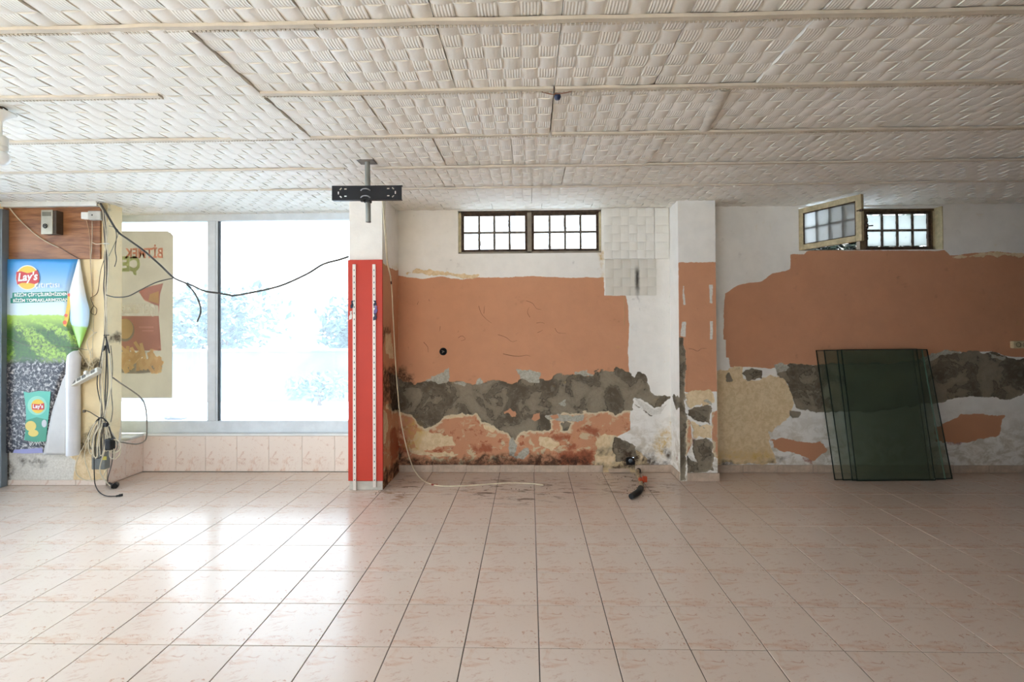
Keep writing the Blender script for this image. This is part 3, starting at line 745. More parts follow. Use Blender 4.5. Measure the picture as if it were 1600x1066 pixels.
def clear_glass(name, tint=(.97, .985, .985), refl=1.0):
    t = NT(name); t.n.remove(t.b)
    tr = t.new('ShaderNodeBsdfTransparent'); tr.inputs[0].default_value = (*tint, 1)
    gl = t.new('ShaderNodeBsdfGlossy'); gl.inputs['Roughness'].default_value = .03
    fr = t.new('ShaderNodeFresnel'); fr.inputs['IOR'].default_value = 1.45
    mx = t.new('ShaderNodeMixShader'); t.l.new(t.math('MULTIPLY', fr.outputs[0], refl), mx.inputs[0]); t.l.new(tr.outputs[0], mx.inputs[1]); t.l.new(gl.outputs[0], mx.inputs[2])
    dust_haze = t.new('ShaderNodeBsdfTranslucent'); dust_haze.inputs[0].default_value = (.9, .95, 1, 1); m2 = t.new('ShaderNodeMixShader'); m2.inputs[0].default_value = .085  # dusty film strengthened into a bluish veil imitating overexposed daylight haze
    t.l.new(mx.outputs[0], m2.inputs[1]); t.l.new(dust_haze.outputs[0], m2.inputs[2])
    t.l.new(m2.outputs[0], t.out.inputs['Surface']); return t.m


M_glass = clear_glass('window_glass')
w4 = empty('window_4', (XL - .05, .7, .12), kind=ST)
f = MB()
for y in (.6, 2.4, 4.18): f.box((XL - .08, y, .12), (XL - .02, y + .06, 2.45))
f.box((XL - .08, .6, .12), (XL - .02, 4.24, .2)).box((XL - .08, .6, 2.39), (XL - .02, 4.24, 2.45))
f.build('frame', M_grey_alu, w4)
for a, b_ in ((.66, 2.4), (2.46, 4.18)): MB().box((XL - .053, a, .2), (XL - .047, b_, 2.39)).build('glass_pane', M_glass, w4)
w5 = empty('window_5', (-2.0, YF - .05, .12), kind=ST)
f = MB()
for x in (-4.6, -2.9, -1.4, .0): f.box((x, YF - .08, .12), (x + .06, YF - .02, 2.45))
f.box((-4.6, YF - .08, .12), (.06, YF - .02, .2)).box((-4.6, YF - .08, 2.39), (.06, YF - .02, 2.45))
f.build('frame', M_grey_alu, w5)
for a, b_ in ((-4.54, -2.9), (-2.84, -1.4), (-1.34, .0)): MB().box((a, YF - .053, .2), (b_, YF - .047, 2.39)).build('glass_pane', M_glass, w5)
# grey metal post at the left edge of the picture
jx = on_y(6, 500, 4.27).x
tr2 = MB().cbox((XL + .004, 4.25, 0), (jx, 4.31, 2.50), .004).box((jx - .03, 4.24, 0), (jx - .022, 4.25, 2.5)).build('trim_2', M_jamb); tag(tr2, kind=ST)

# big shop window with its aluminium frame
w1 = empty('window_1', (-3.3, 4.84, .37), kind=ST)
YW = 4.80
fr = MB(); fr.cbox((-5.0, YW, .372), (-1.5, YW + .07, .487), .004); fr.cbox((-5.0, YW, 2.492), (-1.5, YW + .07, 2.575), .004); fr.cbox((-1.66, YW, .48), (-1.5, YW + .07, 2.5), .004)
fr.build('frame', M_grey_alu, w1)
mu = MB().cbox((-3.226, YW - .004, .487), (-3.145, YW + .06, 2.492), .004).box((-3.145, YW + .004, .487), (-3.125, YW + .05, 2.492)); mu.build('mullion', M_grey_alu, w1)
MB().box((-3.127, YW + .01, .487), (-3.118, YW + .05, 2.492)).build('gasket', M_gasket, w1)
for a, b_ in ((-5.0, -3.226), (-3.118, -1.6)): MB().box((a, YW + .035, .485), (b_, YW + .041, 2.495)).build('glass_pane', M_glass, w1)
MB().box((-3.15, YW - .012, 2.565), (-1.7, YW + .05, 2.577)).build('dark_gap', M_gasket, w1)

# tiled low wall under it
tr1 = MB()
tr1.box((-5.0, YB + .008, 0), (-1.5, 4.98, .352)); tr1.box((-4.89, 4.36, 0), (-3.842, YB + .008, .352))
t1 = tr1.build('trim_1', mat('plinth_core', (196, 184, 166), .8)); tag(t1, kind=ST)
sl = MB(); sl.cbox((-3.86, YB - .003, .353), (-1.5, 4.97, .372), .002); sl.cbox((-4.88, 4.58, .353), (-3.826, YB - .003, .372), .002)
sl.build('window_sill', mat('white_sill', (226, 226, 224), .5, var=.04), t1)


def wall_tile_mesh(a, b, c, d, face='y', parent=None, name='wall_tile', m=None, e=.0016, at=YB, th=.008):
    q = MB()
    if face == 'y': q.box((a + e, at, c + e), (b - e, at + th, d - e)); ctr = ((a + b) / 2, at, (c + d) / 2)
    else: q.box((at - th, a + e, c + e), (at, b - e, d - e)); ctr = (at, (a + b) / 2, (c + d) / 2)
    return q.build(name, m or M_wtile, parent, ctr)


xs = [on_z(x, 737, 0).x * YB / on_z(x, 737, 0).y for x in (230, 275, 321, 370, 420, 472, 523)]
xs = [-3.83] + xs[1:] + [-1.58]
for a, b_ in zip(xs[:-1], xs[1:]): wall_tile_mesh(a, b_, .004, .352, 'y', t1)
for a, b_ in ((4.335, 4.53), (4.53, YB - .001)): wall_tile_mesh(a, b_, .004, .352, 'x', t1, at=-3.828)

# ------------------------------------------------------------------ columns
# left pier: cream plaster, stained foot
LPX0, LPX1, LPY = XL + .004, -3.832, 4.33
low = lambda pts: [tuple(on_y(x, y, LPY)[k] for k in (0, 2)) for x, y in pts]
pier = {'cream': [low([(110, 705), (165, 700), (165, 760), (112, 765)])], 'white': [low([(0, 706), (100, 708), (118, 720), (112, 765), (0, 765)])],
        'stain': [low([(122, 560), (160, 560), (160, 590), (122, 580)]), low([(122, 690), (140, 670), (140, 690), (128, 720)]), low([(5, 715), (22, 720), (22, 760), (5, 760)]), low([(30, 715), (70, 718), (75, 728), (35, 728)])],
        'yellow': [low([(158, 318), (176, 318), (166, 350), (158, 350)])]}
pc = PaintedWall()
pc.grid(fine(LPX0, LPX1, .0095), fine(-.03, 2.585, .0095), lambda u, v: (u, np.full_like(u, LPY), v), (0, -1, 0), pier, [], 90)
sd = {'stain': [[(4.33, 1.28), (4.49, 1.30), (4.49, 1.38), (4.33, 1.36)], [(4.33, 2.42), (4.36, 2.5), (4.38, 2.57), (4.33, 2.57)]], 'white': [[(4.45, .37), (4.49, .37), (4.49, .62), (4.475, .5)]]}
pc.grid(fine(4.33, 4.485, .01), fine(0.372, 2.585, .01), lambda u, v: (np.full_like(u, LPX1), u, v), (1, 0, 0), sd, [], 95)
pc.quad([(LPX1, 4.485, .372), (LPX0, 4.485, .372), (LPX0, 4.485, 2.585), (LPX1, 4.485, 2.585)])
column = pc.build('column', CREAM_PLASTER); tag(column, kind=ST)
bb = empty('baseboard_left', (-4.3, LPY, 0), kind=ST)
for a, b_ in ((-4.76, -4.43), (-4.43, -4.11), (-4.11, -3.832)): wall_tile_mesh(a, b_, .001, .05, 'y', bb, 'baseboard_tile', at=LPY - .012, th=.01)

# red column between window and alcove
CX0, CX1, CY = -1.575, -1.285, 4.222
rc = PaintedWall()
rc.grid(fine(CX0, CX1, .02), fine(-.03, 2.585, .02), lambda u, v: (u, np.full_like(u, CY), v), (0, -1, 0), {}, [], 120)
rc.grid(fine(CY, YB, .0075), fine(-.03, 2.585, .0075), lambda u, v: (np.full_like(u, CX1), u, v), (1, 0, 0), PAINT_COLUMN_SIDE, [], 130)
rc.quad([(CX0, CY, 0), (CX0, CY, 2.585), (CX0, 4.95, 2.585), (CX0, 4.95, 0)]); rc.quad([(CX0, 4.95, 0), (CX0, 4.95, 2.585), (CX1, 4.95, 2.585), (CX1, 4.95, 0)])
rc.quad([(CX1, YB, 0), (CX1, YB, 2.585), (CX1, 4.95, 2.585), (CX1, 4.95, 0)])
tag(rc.build('column', WHITE_PLASTER), kind=ST)
# orange column
DX0, DX1, DY = 1.362, 1.700, 4.47
oc = PaintedWall()
oc.grid(fine(DX0, DX1, .0065), fine(-.03, 2.585, .0065), lambda u, v: (u, np.full_like(u, DY), v), (0, -1, 0), PAINT_COLUMN_FRONT, [], 150)
oc.grid(fine(DY, YB + .01, .0075), fine(-.03, 2.585, .0075), lambda u, v: (np.full_like(u, DX0), u, v), (-1, 0, 0), PAINT_COLUMN_LEFT, [], 160)
oc.grid(fine(DY, YB + .01, .03), fine(-.03, 2.585, .03), lambda u, v: (np.full_like(u, DX1), u, v), (1, 0, 0), {}, [], 170)
tag(oc.build('column', WHITE_PLASTER), kind=ST)

# ------------------------------------------------------------------ baseboards
bk = empty('baseboard_back', (0, YB, 0), kind=ST)
x = -1.28; r = random.Random(8)
while x < 1.35:
    w = min(.33, 1.36 - x)
    if not (.74 < x + w / 2 < 1.0): wall_tile_mesh(x, x + w, .001, .072 + r.uniform(-.003, .002), 'y', bk, 'baseboard_tile', m=M_base, at=YB - .014, th=.011)
    x += .33
wall_tile_mesh(1.01, 1.35, .001, .068, 'y', bk, 'baseboard_tile', m=M_base, at=YB - .0135, th=.011)
x = 1.71
while x < 6.3:
    wall_tile_mesh(x, x + .33, .001, .074 + r.uniform(-.003, .002), 'y', bk, 'baseboard_tile', m=M_base, at=YB - .014, th=.011); x += .33
bc = empty('baseboard_column', (DX0, DY, 0), kind=ST)
wall_tile_mesh(DX0 + .06, DX1 + .012, .001, .078, 'y', bc, 'baseboard_tile', m=M_base, at=DY - .014, th=.012)
wall_tile_mesh(DY + .01, 4.6, .001, .075, 'x', bc, 'baseboard_tile', m=M_base, at=DX0 - .001, th=.010)
wall_tile_mesh(4.6, 4.72, .001, .075, 'x', bc, 'baseboard_tile', m=M_base, at=DX0 - .001, th=.010)
bd = empty('baseboard_red_column', (CX0, CY, 0), kind=ST)
wall_tile_mesh(CX0 + .002, CX1 + .002, .001, .079, 'y', bd, 'baseboard_tile', at=CY - .014, th=.012, m=mat('pale_base_tile', (202, 196, 184), .5))

# foam tiles stuck on the back wall beside the window
def foam_on_wall(x0, x1, z0, z1, nx, ny, m=None, y=YB):
    me = foam_mesh('foam_wall_tile', x1 - x0, z1 - z0, nx, ny, .0062, m)
    # stand the tile up: its relief faces the room
    me.transform(Matrix.Rotation(-math.pi / 2, 4, 'X') if False else Matrix(((1, 0, 0, 0), (0, 0, 1, 0), (0, 1, 0, 0), (0, 0, 0, 1))))
    me.flip_normals()
    return inst('foam_wall_tile', me, ((x0 + x1) / 2, y - .0135, (z0 + z1) / 2), wall_back)


foam_on_wall(.727, 1.213, 2.064, 2.558, 6, 6)
foam_on_wall(1.215, 1.350, 2.062, 2.556, 1, 6)
t = NT('foam_tile_scorched_upright'); o_ = t.coord('Object'); s_ = t.sep(o_); nn = t.noise(o_, 12, 4, .6)
dx_ = t.math('DIVIDE', t.math('ABSOLUTE', t.math('ADD', t.math('SUBTRACT', s_[0], .062), t.math('MULTIPLY', t.math('SUBTRACT', nn, .5), .03))), .034)
mk = t.math('MULTIPLY', t.rng(dx_, .05, 1.0, 1, 0), t.rng(s_[2], .03, .13, 1, 0)); mk = t.math('MULTIPLY', mk, t.rng(s_[2], -.2, -.03, .35, 1))
M_scorch = t.set(Base_Color=t.mix(t.math('MULTIPLY', mk, .95), lin(216, 211, 200), lin(48, 42, 38)), Roughness=.65)
foam_on_wall(.736, 1.228, 1.708, 2.061, 6, 4, M_scorch)

# ------------------------------------------------------------------ the two high windows


def frosted(name, c, trans):
    t = NT(name); t.n.remove(t.b); p = t.pos()
    n = t.noise(p, 18, 5, .7)
    cc = t.mix(t.rng(n, .55, .85), c, tuple(x * .8 for x in c[:3]) + (1,))
    tl = t.new('ShaderNodeBsdfTranslucent'); t.l.new(cc, tl.inputs[0])
    tr = t.new('ShaderNodeBsdfTransparent'); tr.inputs[0].default_value = (.95, .96, .95, 1)
    mx = t.new('ShaderNodeMixShader'); mx.inputs[0].default_value = trans
    t.l.new(tl.outputs[0], mx.inputs[1]); t.l.new(tr.outputs[0], mx.inputs[2])
    t.l.new(mx.outputs[0], t.out.inputs['Surface']); return t.m


M_frost = frosted('dirty_frosted_glass', (.92, .92, .9, 1), .35)
M_frost2 = frosted('milky_frosted_glass', (.86, .87, .86, 1), .10); M_frost3 = frosted('dull_frosted_glass', (.62, .63, .6, 1), .02)


def sash(parent, x0, x1, z0, z1, y, m_frame, m_pane, nx=4, nz=2, fw=.026, bar=.021, seed=0):
    r = random.Random(seed)
    f = MB()
    for lo, hi in (((x0, y, z0), (x0 + fw, y + .03, z1)), ((x1 - fw, y, z0), (x1, y + .03, z1)), ((x0 + fw, y, z0), (x1 - fw, y + .03, z0 + fw)), ((x0 + fw, y, z1 - fw), (x1 - fw, y + .03, z1))): f.cbox(lo, hi, .003)
    s = f.build('sash', m_frame, parent, (x0, y, z0))
    ax, bx, az, bz = x0 + fw, x1 - fw, z0 + fw, z1 - fw
    cxs = [ax + (bx - ax) * i / nx for i in range(nx + 1)]; czs = [az + (bz - az) * j / nz for j in range(nz + 1)]
    for c in cxs[1:-1]: MB().cbox((c - bar / 2, y + .004, az), (c + bar / 2, y + .024, bz), .0015).build('glazing_bar', M_muntin, s)
    for c in czs[1:-1]: MB().cbox((ax, y + .006, c - bar / 2), (bx, y + .02, c + bar / 2), .0015).build('glazing_bar', M_muntin, s)
    for i in range(nx):
        for j in range(nz): MB().box((cxs[i] + bar / 2, y + .012, czs[j] + bar / 2), (cxs[i + 1] - bar / 2, y + .015, czs[j + 1] - bar / 2)).build('pane', m_pane, s)
    # old putty runs along the edges of the panes
    pt = MB()
    for k in range(16):
        i, j = r.randrange(nx), r.randrange(nz)
        ex = cxs[i] + bar / 2 if r.random() < .5 else cxs[i + 1] - bar / 2
        z = czs[j] + r.random() * (czs[j + 1] - czs[j]) * .7; L = r.uniform(.012, .05)
        pt.add([(ex - .004, y + .011, z), (ex + .004, y + .011, z), (ex + .003, y + .008, z + L * .5), (ex + .002, y + .011, z + L), (ex - .003, y + .011, z + L)], [(0, 1, 2), (1, 3, 2), (3, 4, 2), (4, 0, 2)])
    tag(pt.build('putty', M_rust_iron, s), kind='stuff')
    return s


w2 = empty('window_2', (R2[0], YB, R2[2]), kind=ST)
fr = MB(); Yf = YB + .022
fr.cbox((R2[0], Yf, R2[2]), (R2[0] + .028, Yf + .05, R2[3]), .003, 0); fr.cbox((R2[1] - .022, Yf, R2[2]), (R2[1], Yf + .05, R2[3]), .003, 0)
fr.cbox((-.016, Yf, R2[2]), (.026, Yf + .05, R2[3]), .003, 1); fr.cbox((R2[0], Yf, R2[2]), (R2[1], Yf + .05, R2[2] + .022), .003, 1); fr.cbox((R2[0], Yf, R2[3] - .022), (R2[1], Yf + .05, R2[3]), .003, 2)
fr.build('frame', [M_cream_paint, mat('grey_brown_paint', (150, 138, 122), .6, var=.15), M_rust_iron], w2)
sash(w2, R2[0] + .028, -.016, R2[2] + .022, R2[3] - .020, Yf + .012, M_rust_iron, M_frost, seed=1)
sash(w2, .026, R2[1] - .022, R2[2] + .022, R2[3] - .020, Yf + .012, M_rust_iron, M_frost, seed=2)

w3 = empty('window_3', (R3[0], YB, R3[2]), kind=ST)
fr = MB(); Yf = YB + .09; xm0, xm1 = on_y(1343, 360, Yf).x, on_y(1352, 360, Yf).x; xr = on_y(1456, 360, Yf).x
fr.cbox((R3[0], Yf, R3[2]), (R3[0] + .03, Yf + .05, R3[3]), .003); fr.cbox((xr, Yf, R3[2]), (xr + .012, Yf + .05, R3[3]), .003)
fr.cbox((xm0, Yf - .005, R3[2]), (xm1, Yf + .05, R3[3]), .003); fr.cbox((R3[0], Yf, R3[2]), (R3[1], Yf + .05, R3[2] + .02), .003); fr.cbox((R3[0], Yf, R3[3] - .022), (R3[1], Yf + .05, R3[3]), .003)
fr.box((xr + .012, Yf + .005, R3[2]), (R3[1], Yf + .05, R3[3]), 1)
fr.build('frame', [mat('brown_weathered_paint', (108, 90, 66), .7, var=.25, scale=30), M_cream_paint], w3)
MB().box((R3[1] - .006, YB - .002, R3[2]), (R3[1] + .002, Yf, R3[3])).build('reveal', M_cream_paint, w3)
sash(w3, xm1, xr, R3[2] + .02, R3[3] - .022, Yf + .008, M_rust_iron, M_frost3, seed=3)
# opened casement, hinged on the left, swung into the room
hx, hy = 2.60, YB + .01
ang = math.atan2(4.215 - hy, 2.842 - hx); L = math.hypot(4.215 - hy, 2.842 - hx)
Mo = Matrix.Translation((hx, hy, R3[2] + .003)) @ Matrix.Rotation(ang, 4, 'Z')
HS = .400
so = MB(); fw = .05
for lo, hi in (((0, 0, 0), (fw, .035, HS)), ((L - fw, 0, 0), (L, .035, HS)), ((fw, 0, 0), (L - fw, .035, fw)), ((fw, 0, HS - fw), (L - fw, .035, HS))): so.cbox(lo, hi, .004, 0, Mo)
cs = so.build('casement', M_cream_paint, w3, (hx, hy, R3[2]))
mb = MB()
for lo, hi in (((fw, .004, fw), (fw + .008, .03, HS - fw)), ((L - fw - .008, .004, fw), (L - fw, .03, HS - fw)), ((fw, .004, fw), (L - fw, .03, fw + .006)), ((fw, .004, HS - fw - .01), (L - fw, .03, HS - fw))): mb.box(lo, hi, 0, Mo)
mb.build('rebate', M_rust_iron, cs)
MB().box((fw + .008, .012, fw + .006), (L - fw - .008, .015, HS - fw - .01), 0, Mo).build('pane', M_frost2, cs)
for i in range(1, 4):
    xx = fw + (L - 2 * fw) * i / 4; MB().box((xx - .006, .017, fw), (xx + .006, .032, HS - fw), 0, Mo).build('glazing_bar', M_muntin, cs)
MB().box((fw, .017, HS / 2 - .006), (L - fw, .032, HS / 2 + .006), 0, Mo).build('glazing_bar', M_muntin, cs)
lt = MB(); lt.cbox((L - .01, -.012, HS * .62), (L + .012, .012, HS * .67), .002, 0, Mo); lt.tube([Mo @ Vector((L - .03, -.012, HS * .645)), Mo @ Vector((L + .02, -.016, HS * .645))], .005, 6, smooth_path=False)
lt.build('latch', M_rust_iron, cs)
lk = MB(); c = on_y(1352, 355, Yf); lk.cbox((c.x - .015, Yf - .03, c.z - .02), (c.x + .012, Yf - .004, c.z + .03), .003); lk.tube([(c.x, Yf - .03, c.z + .005), (c.x + .05, Yf - .035, c.z + .008)], .006, 6, smooth_path=False)
lk.build('latch', M_rust_iron, w3)

# ------------------------------------------------------------------ outdoors
M_conc = mat('bluish_concrete', (178, 192, 206), .9, var=.08, scale=2)
ground = MB().box((-40, 4.98, -.12), (30, 60, -.02)).box((-60, -30, -.12), (XL - .16, 5, -.02)).build('ground', M_conc); tag(ground, kind=ST)
fore = MB().box((XL - .16, -30, -.12), (12, YF - .16, -.02)).build('ground_unseen_forecourt', mat('warm_bounce_paving', (208, 186, 158), .9, var=.08, scale=2)); tag(fore, kind=ST)  # unseen paving, given a beige tint to warm the light bounced indoors
gw = MB().box((-30, 9.4, -.02), (12, 9.6, .95)).cbox((-30, 9.36, .95), (12, 9.64, 1.0), .01).build('garden_wall', mat('weathered_grey_wall', (110, 118, 124), .9, var=.2, scale=1.5), None, (-4, 9.5, 0))
tag(gw, 'low grey garden wall across the street outside the shop window', 'wall')


def leaf_cloud(b, c, rx, ry, rz, n, size, r, mi=0):
    for _ in range(n):
        while True:
            p = Vector((r.uniform(-1, 1), r.uniform(-1, 1), r.uniform(-1, 1)))
            if p.length <= 1: break
        p = Vector((c[0] + p.x * rx, c[1] + p.y * ry, c[2] + p.z * rz))
        d = Vector((r.gauss(0, 1), r.gauss(0, 1), r.gauss(0, .7))).normalized(); e = d.orthogonal().normalized(); s = size * r.uniform(.6, 1.3)
        nn = d.cross(e)
        b.add([p, p + d * s + e * s * .45, p + d * s * 2.2 + nn * s * .3, p + d * s - e * s * .45], [(0, 1, 2), (0, 2, 3)], mi)


M_leaf = mat('green_leaves', (20, 46, 24), .5, var=.3, scale=6); M_leaf2 = mat('teal_green_leaves', (66, 96, 92), .6, var=.25, scale=3); M_bark = mat('bark', (92, 76, 60), .9)


def shrub(name, c, r3, n, size, label, cat, seed, m, trunk=.03, group=None):
    r = random.Random(seed); o = empty(name, (c[0], c[1], 0), label, cat, group)
    b = MB()
    for _ in range(4): leaf_cloud(b, (c[0] + r.uniform(-.4, .4) * r3[0], c[1] + r.uniform(-.3, .3) * r3[1], c[2] + r.uniform(-.3, .3) * r3[2]), r3[0] * .75, r3[1] * .75, r3[2] * .75, n // 4, size, r)
    tag(b.build('foliage', m, o), kind='stuff')
    t = MB()
    for k in range(3): t.tube([(c[0] + k * .02, c[1], -.02), (c[0] + r.uniform(-.1, .1), c[1], c[2] * .5), (c[0] + r.uniform(-.5, .5) * r3[0], c[1] + r.uniform(-.3, .3) * r3[1], c[2] + r3[2] * .3)], lambda t_: trunk * (1 - .7 * t_), 6)
    t.build('stem', M_bark, o)
    return o


shrub('shrub', (3.75, 5.62, 2.3), (.9, .4, .5), 3400, .05, 'dark green leafy shrub outside behind the opened high casement', 'shrub', 4, M_leaf)
shrub('shrub', (-1.9, 8.9, .35), (.9, .3, .35), 500, .06, 'small bright green bush at the foot of the street wall, right in the shop window', 'bush', 5, M_leaf2)
shrub('shrub', (-3.9, 8.9, .3), (.6, .3, .3), 350, .06, 'small bright green bush at the foot of the street wall, beside the window mullion', 'bush', 6, M_leaf2)
for i, (x, y, z, rx, rz, lb) in enumerate(((-8.2, 13, 1.5, 1.8, 1.2, 'hazy green tree behind the street wall, left of the mullion'), (-4.2, 13.5, 1.4, 1.8, 1.0, 'hazy green tree behind the street wall, seen mid window'), (-.2, 12.8, 1.3, 1.8, .9, 'hazy green tree behind the street wall, nearest the red column'))):
    shrub('tree', (x, y, z), (rx, 1.0, rz), 1400, .13, lb, 'tree', 20 + i, M_leaf2, .09, 'trees across the street')

rk = MB(); q = on_z(280, 655, -.02); rk.lathe([(.001, 0), (.1, .0), (.13, .03), (.1, .07), (.04, .09), (.001, .092)], (q.x, q.y, -.02), 12).lathe([(.001, 0), (.07, .0), (.09, .03), (.05, .06), (.001, .065)], (q.x - .16, q.y + .02, -.02), 10)
for v_ in range(len(rk.v)): rk.v[v_] = (q.x + (rk.v[v_][0] - q.x) * 1.0, rk.v[v_][1], rk.v[v_][2])
tag(rk.build('rubble', mat('grey_stone', (62, 62, 72), .9, var=.2), None, (q.x, q.y, -.02)), 'small grey stones on the pale ground just outside the shop window', 'stones', None, 'stuff')
# ------------------------------------------------------------------ red board and shelf uprights on the column
zb, zt = .082, on_y(570, 406, 4.2).z
board = MB().cbox((-1.581, 4.2, zb), (-1.279, CY, zt), .002).build('wall_board', mat('red_laminate', (194, 54, 33), .5, var=.03, scale=3), None, (-1.43, 4.21, zb))
tag(board, 'tall red laminate board covering the front of the white column', 'board')


def upright(cx, z0, z1, label):
    w = .0135; s = .0035; ya, yb = 4.191, 4.1925
    o = empty('shelf_upright', (cx, 4.19, z0), label, 'shelf upright')
    b = MB(); b.box((cx - w, ya, z0), (cx - s, yb, z1)).box((cx + s, ya, z0), (cx + w, yb, z1)); z = z1; q = z1 - .045
    while q > z0 + .05:                                   # bridges between the punched slots
        b.box((cx - s, ya, q), (cx + s, yb, z)); z = q - .013; q -= .0535
    b.box((cx - s, ya, z0), (cx + s, yb, z))
    b.box((cx - w, 4.1925, z0), (cx - w + .0015, 4.2, z1)).box((cx + w - .0015, 4.1925, z0), (cx + w, 4.2, z1))
    b.build('channel', mat('white_steel_channel', (226, 216, 206), .45, .1, var=.04), o)
    MB().box((cx - w + .002, 4.1975, z0), (cx + w - .002, 4.1998, z1)).build('slot_shade_strip', M_black, o)  # black strip put behind the slots as the shade inside the channel
    return o


u1 = upright(on_y(553.5, 590, 4.19).x, .004, on_y(553, 413, 4.19).z, 'white slotted shelf upright on the red board, left one nearest the window')
u2 = upright(on_y(584.6, 590, 4.19).x, .03, on_y(584, 413, 4.19).z, 'white slotted shelf upright on the red board, right one nearest the alcove')
r = random.Random(2)


def scrap(px, py, w, h, m, par):
    c = on_y(px, py, 4.19); b = MB(); k = w * .00552 / 2; q = h * .00552 / 2
    pts = [(-k, -q), (k * .6, -q * .8), (k, -q * .1), (k * .5, q * .5), (k * .9, q), (-k * .6, q * .9), (-k * .3, q * .2), (-k, -.2 * q)]
    b.plate([(c.x + a, c.z + d) for a, d in pts], [], 4.1885, 4.1905); return b.build('tape_scrap', m, par)


tp_d = mat('dark_blue_tape', (38, 36, 66), .5); tp_w = mat('white_tape', (224, 214, 208), .6)
scrap(550, 476, 5, 13, tp_d, u1); scrap(548, 493, 5, 14, tp_w, u1)
scrap(586, 474, 5, 9, tp_d, u2); scrap(587, 484, 6, 12, mat('violet_tape', (120, 100, 160), .5), u2); scrap(586, 495, 6, 12, tp_d, u2)

# ------------------------------------------------------------------ television bracket hanging from the ceiling
bt = on_z(574, 251, ZC); BX, BY = bt.x, bt.y
tv = empty('television_bracket', (BX, BY, ZC), 'black slotted television bracket on a grey tube hanging from the ceiling', 'bracket')
zpl0, zpl1 = on_y(574, 313, BY - .04).z, on_y(574, 290, BY - .04).z; zend = on_y(575, 347, BY).z
MB().tube([(BX, BY, ZC - .002), (BX + .006, BY, zend)], .0175, 18, smooth_path=False).build('pole', M_pole, tv)
MB().lathe([(.0001, zend + .001), (.013, zend + .001), (.0178, zend - .002), (.0178, zend + .008)], (BX + .006, BY, 0), 18).build('pole_end', M_pole, tv)
MB().cbox((BX - .062, BY - .045, ZC - .012), (BX + .055, BY + .05, ZC - .006), .002).build('ceiling_plate', mat('dull_steel_plate', (120, 112, 100), .5, .4, var=.2), tv)
xl_, xr_ = on_y(519, 300, BY - .04).x, on_y(628, 300, BY - .04).x; zc_ = (zpl0 + zpl1) / 2


def slot(cx, cz, a, L=.016, w=.008):
    c, s = math.cos(a), math.sin(a)
    return [(cx + c * dx - s * dz, cz + s * dx + c * dz) for dx, dz in ((-L / 2, -w / 2), (L / 2, -w / 2), (L / 2, w / 2), (-L / 2, w / 2))]


hl = []
for sgn, cx in ((1, xl_ + .075), (-1, xr_ - .075)):
    for (dx, dz, a) in ((.018, .027, 0), (.018, -.022, 0), (-.015, .028, .75), (-.015, -.026, -.75), (-.031, 0, math.pi / 2)):
        hl.append(slot(cx + sgn * dx, zc_ + dz, a * sgn, .017 if abs(a) < 1 else .02))
b = MB(); b.plate([(xl_, zpl0 + .002), (xr_, zpl0), (xr_, zpl1 - .004), (xl_, zpl1)], hl, BY - .045, BY - .0425)
b.box((xl_, BY - .0425, zpl1 - .004), (xr_, BY - .015, zpl1 - .001)).box((xl_ + .002, BY - .0425, zpl0 + .001), (xr_ - .002, BY - .015, zpl0 + .004))
b.build('mounting_plate', M_black, tv)
b = MB(); b.lathe([(.020, zpl0 - .008), (.026, zpl0 - .006), (.026, zpl0 + .03), (.03, zc_), (.026, zpl1 - .03), (.020, zpl1 - .02)], (BX + .003, BY, 0), 20)
for s_ in (-1, 1): b.cbox((BX + s_ * .02 - .012, BY - .05, zpl0 - .01), (BX + s_ * .02 + .012, BY - .03, zpl0 + .004), .002)
b.build('clamp', M_blackp, tv)
b = MB()
for z in (zpl0 + .025, zpl1 - .028): b.tube([(BX - .03, BY - .046, z - .008), (BX - .015, BY - .056, z), (BX + .003, BY - .058, z + .002), (BX + .02, BY - .056, z), (BX + .035, BY - .046, z - .008)], .004, 8)
b.build('clamp_bolt', mat('bright_steel', (170, 172, 176), .3, .8), tv)

# ------------------------------------------------------------------ ceiling lamp at the left edge
fb = on_z(4, 166, ZC); FX, FY = fb.x - .01, fb.y
la = empty('ceiling_lamp', (FX, FY, ZC), 'white ceiling lamp on a short stem with trumpet canopy at the left edge', 'lamp')
M_lw = mat('white_enamel', (222, 222, 216), .4, var=.04)
zz = lambda py: on_y(3, py, FY).z
b = MB(); b.lathe([(.001, zz(190)), (.012, zz(189)), (.018, zz(186)), (.034, zz(182)), (.052, zz(178)), (.062, zz(176)), (.055, zz(175)), (.03, zz(174)), (.001, zz(174))], (FX, FY, 0), 24); b.build('canopy', M_lw, la)
MB().tube([(FX, FY, zz(174)), (FX, FY, ZC - .002)], .008, 8, smooth_path=False).tube([(FX - .03, FY, zz(170)), (FX, FY, zz(166)), (FX + .035, FY, zz(172))], .004, 6).build('hook', M_rust_iron, la)
MB().tube([(FX, FY, zz(188)), (FX, FY, zz(212))], .008, 10, smooth_path=False).build('stem', M_lw, la)
MB().lathe([(.001, zz(211)), (.02, zz(212)), (.03, zz(215)), (.031, zz(227)), (.029, zz(228)), (.029, zz(229)), (.031, zz(230)), (.03, zz(236)), (.02, zz(238))], (FX, FY, 0), 24).build('lamp_holder', M_lw, la)
MB().lathe([(.02, zz(237)), (.034, zz(240)), (.04, zz(246)), (.036, zz(252)), (.02, zz(257)), (.001, zz(258))], (FX, FY, 0), 24).build('bulb', mat('opal_bulb', (232, 236, 238), .35, var=.02), la)

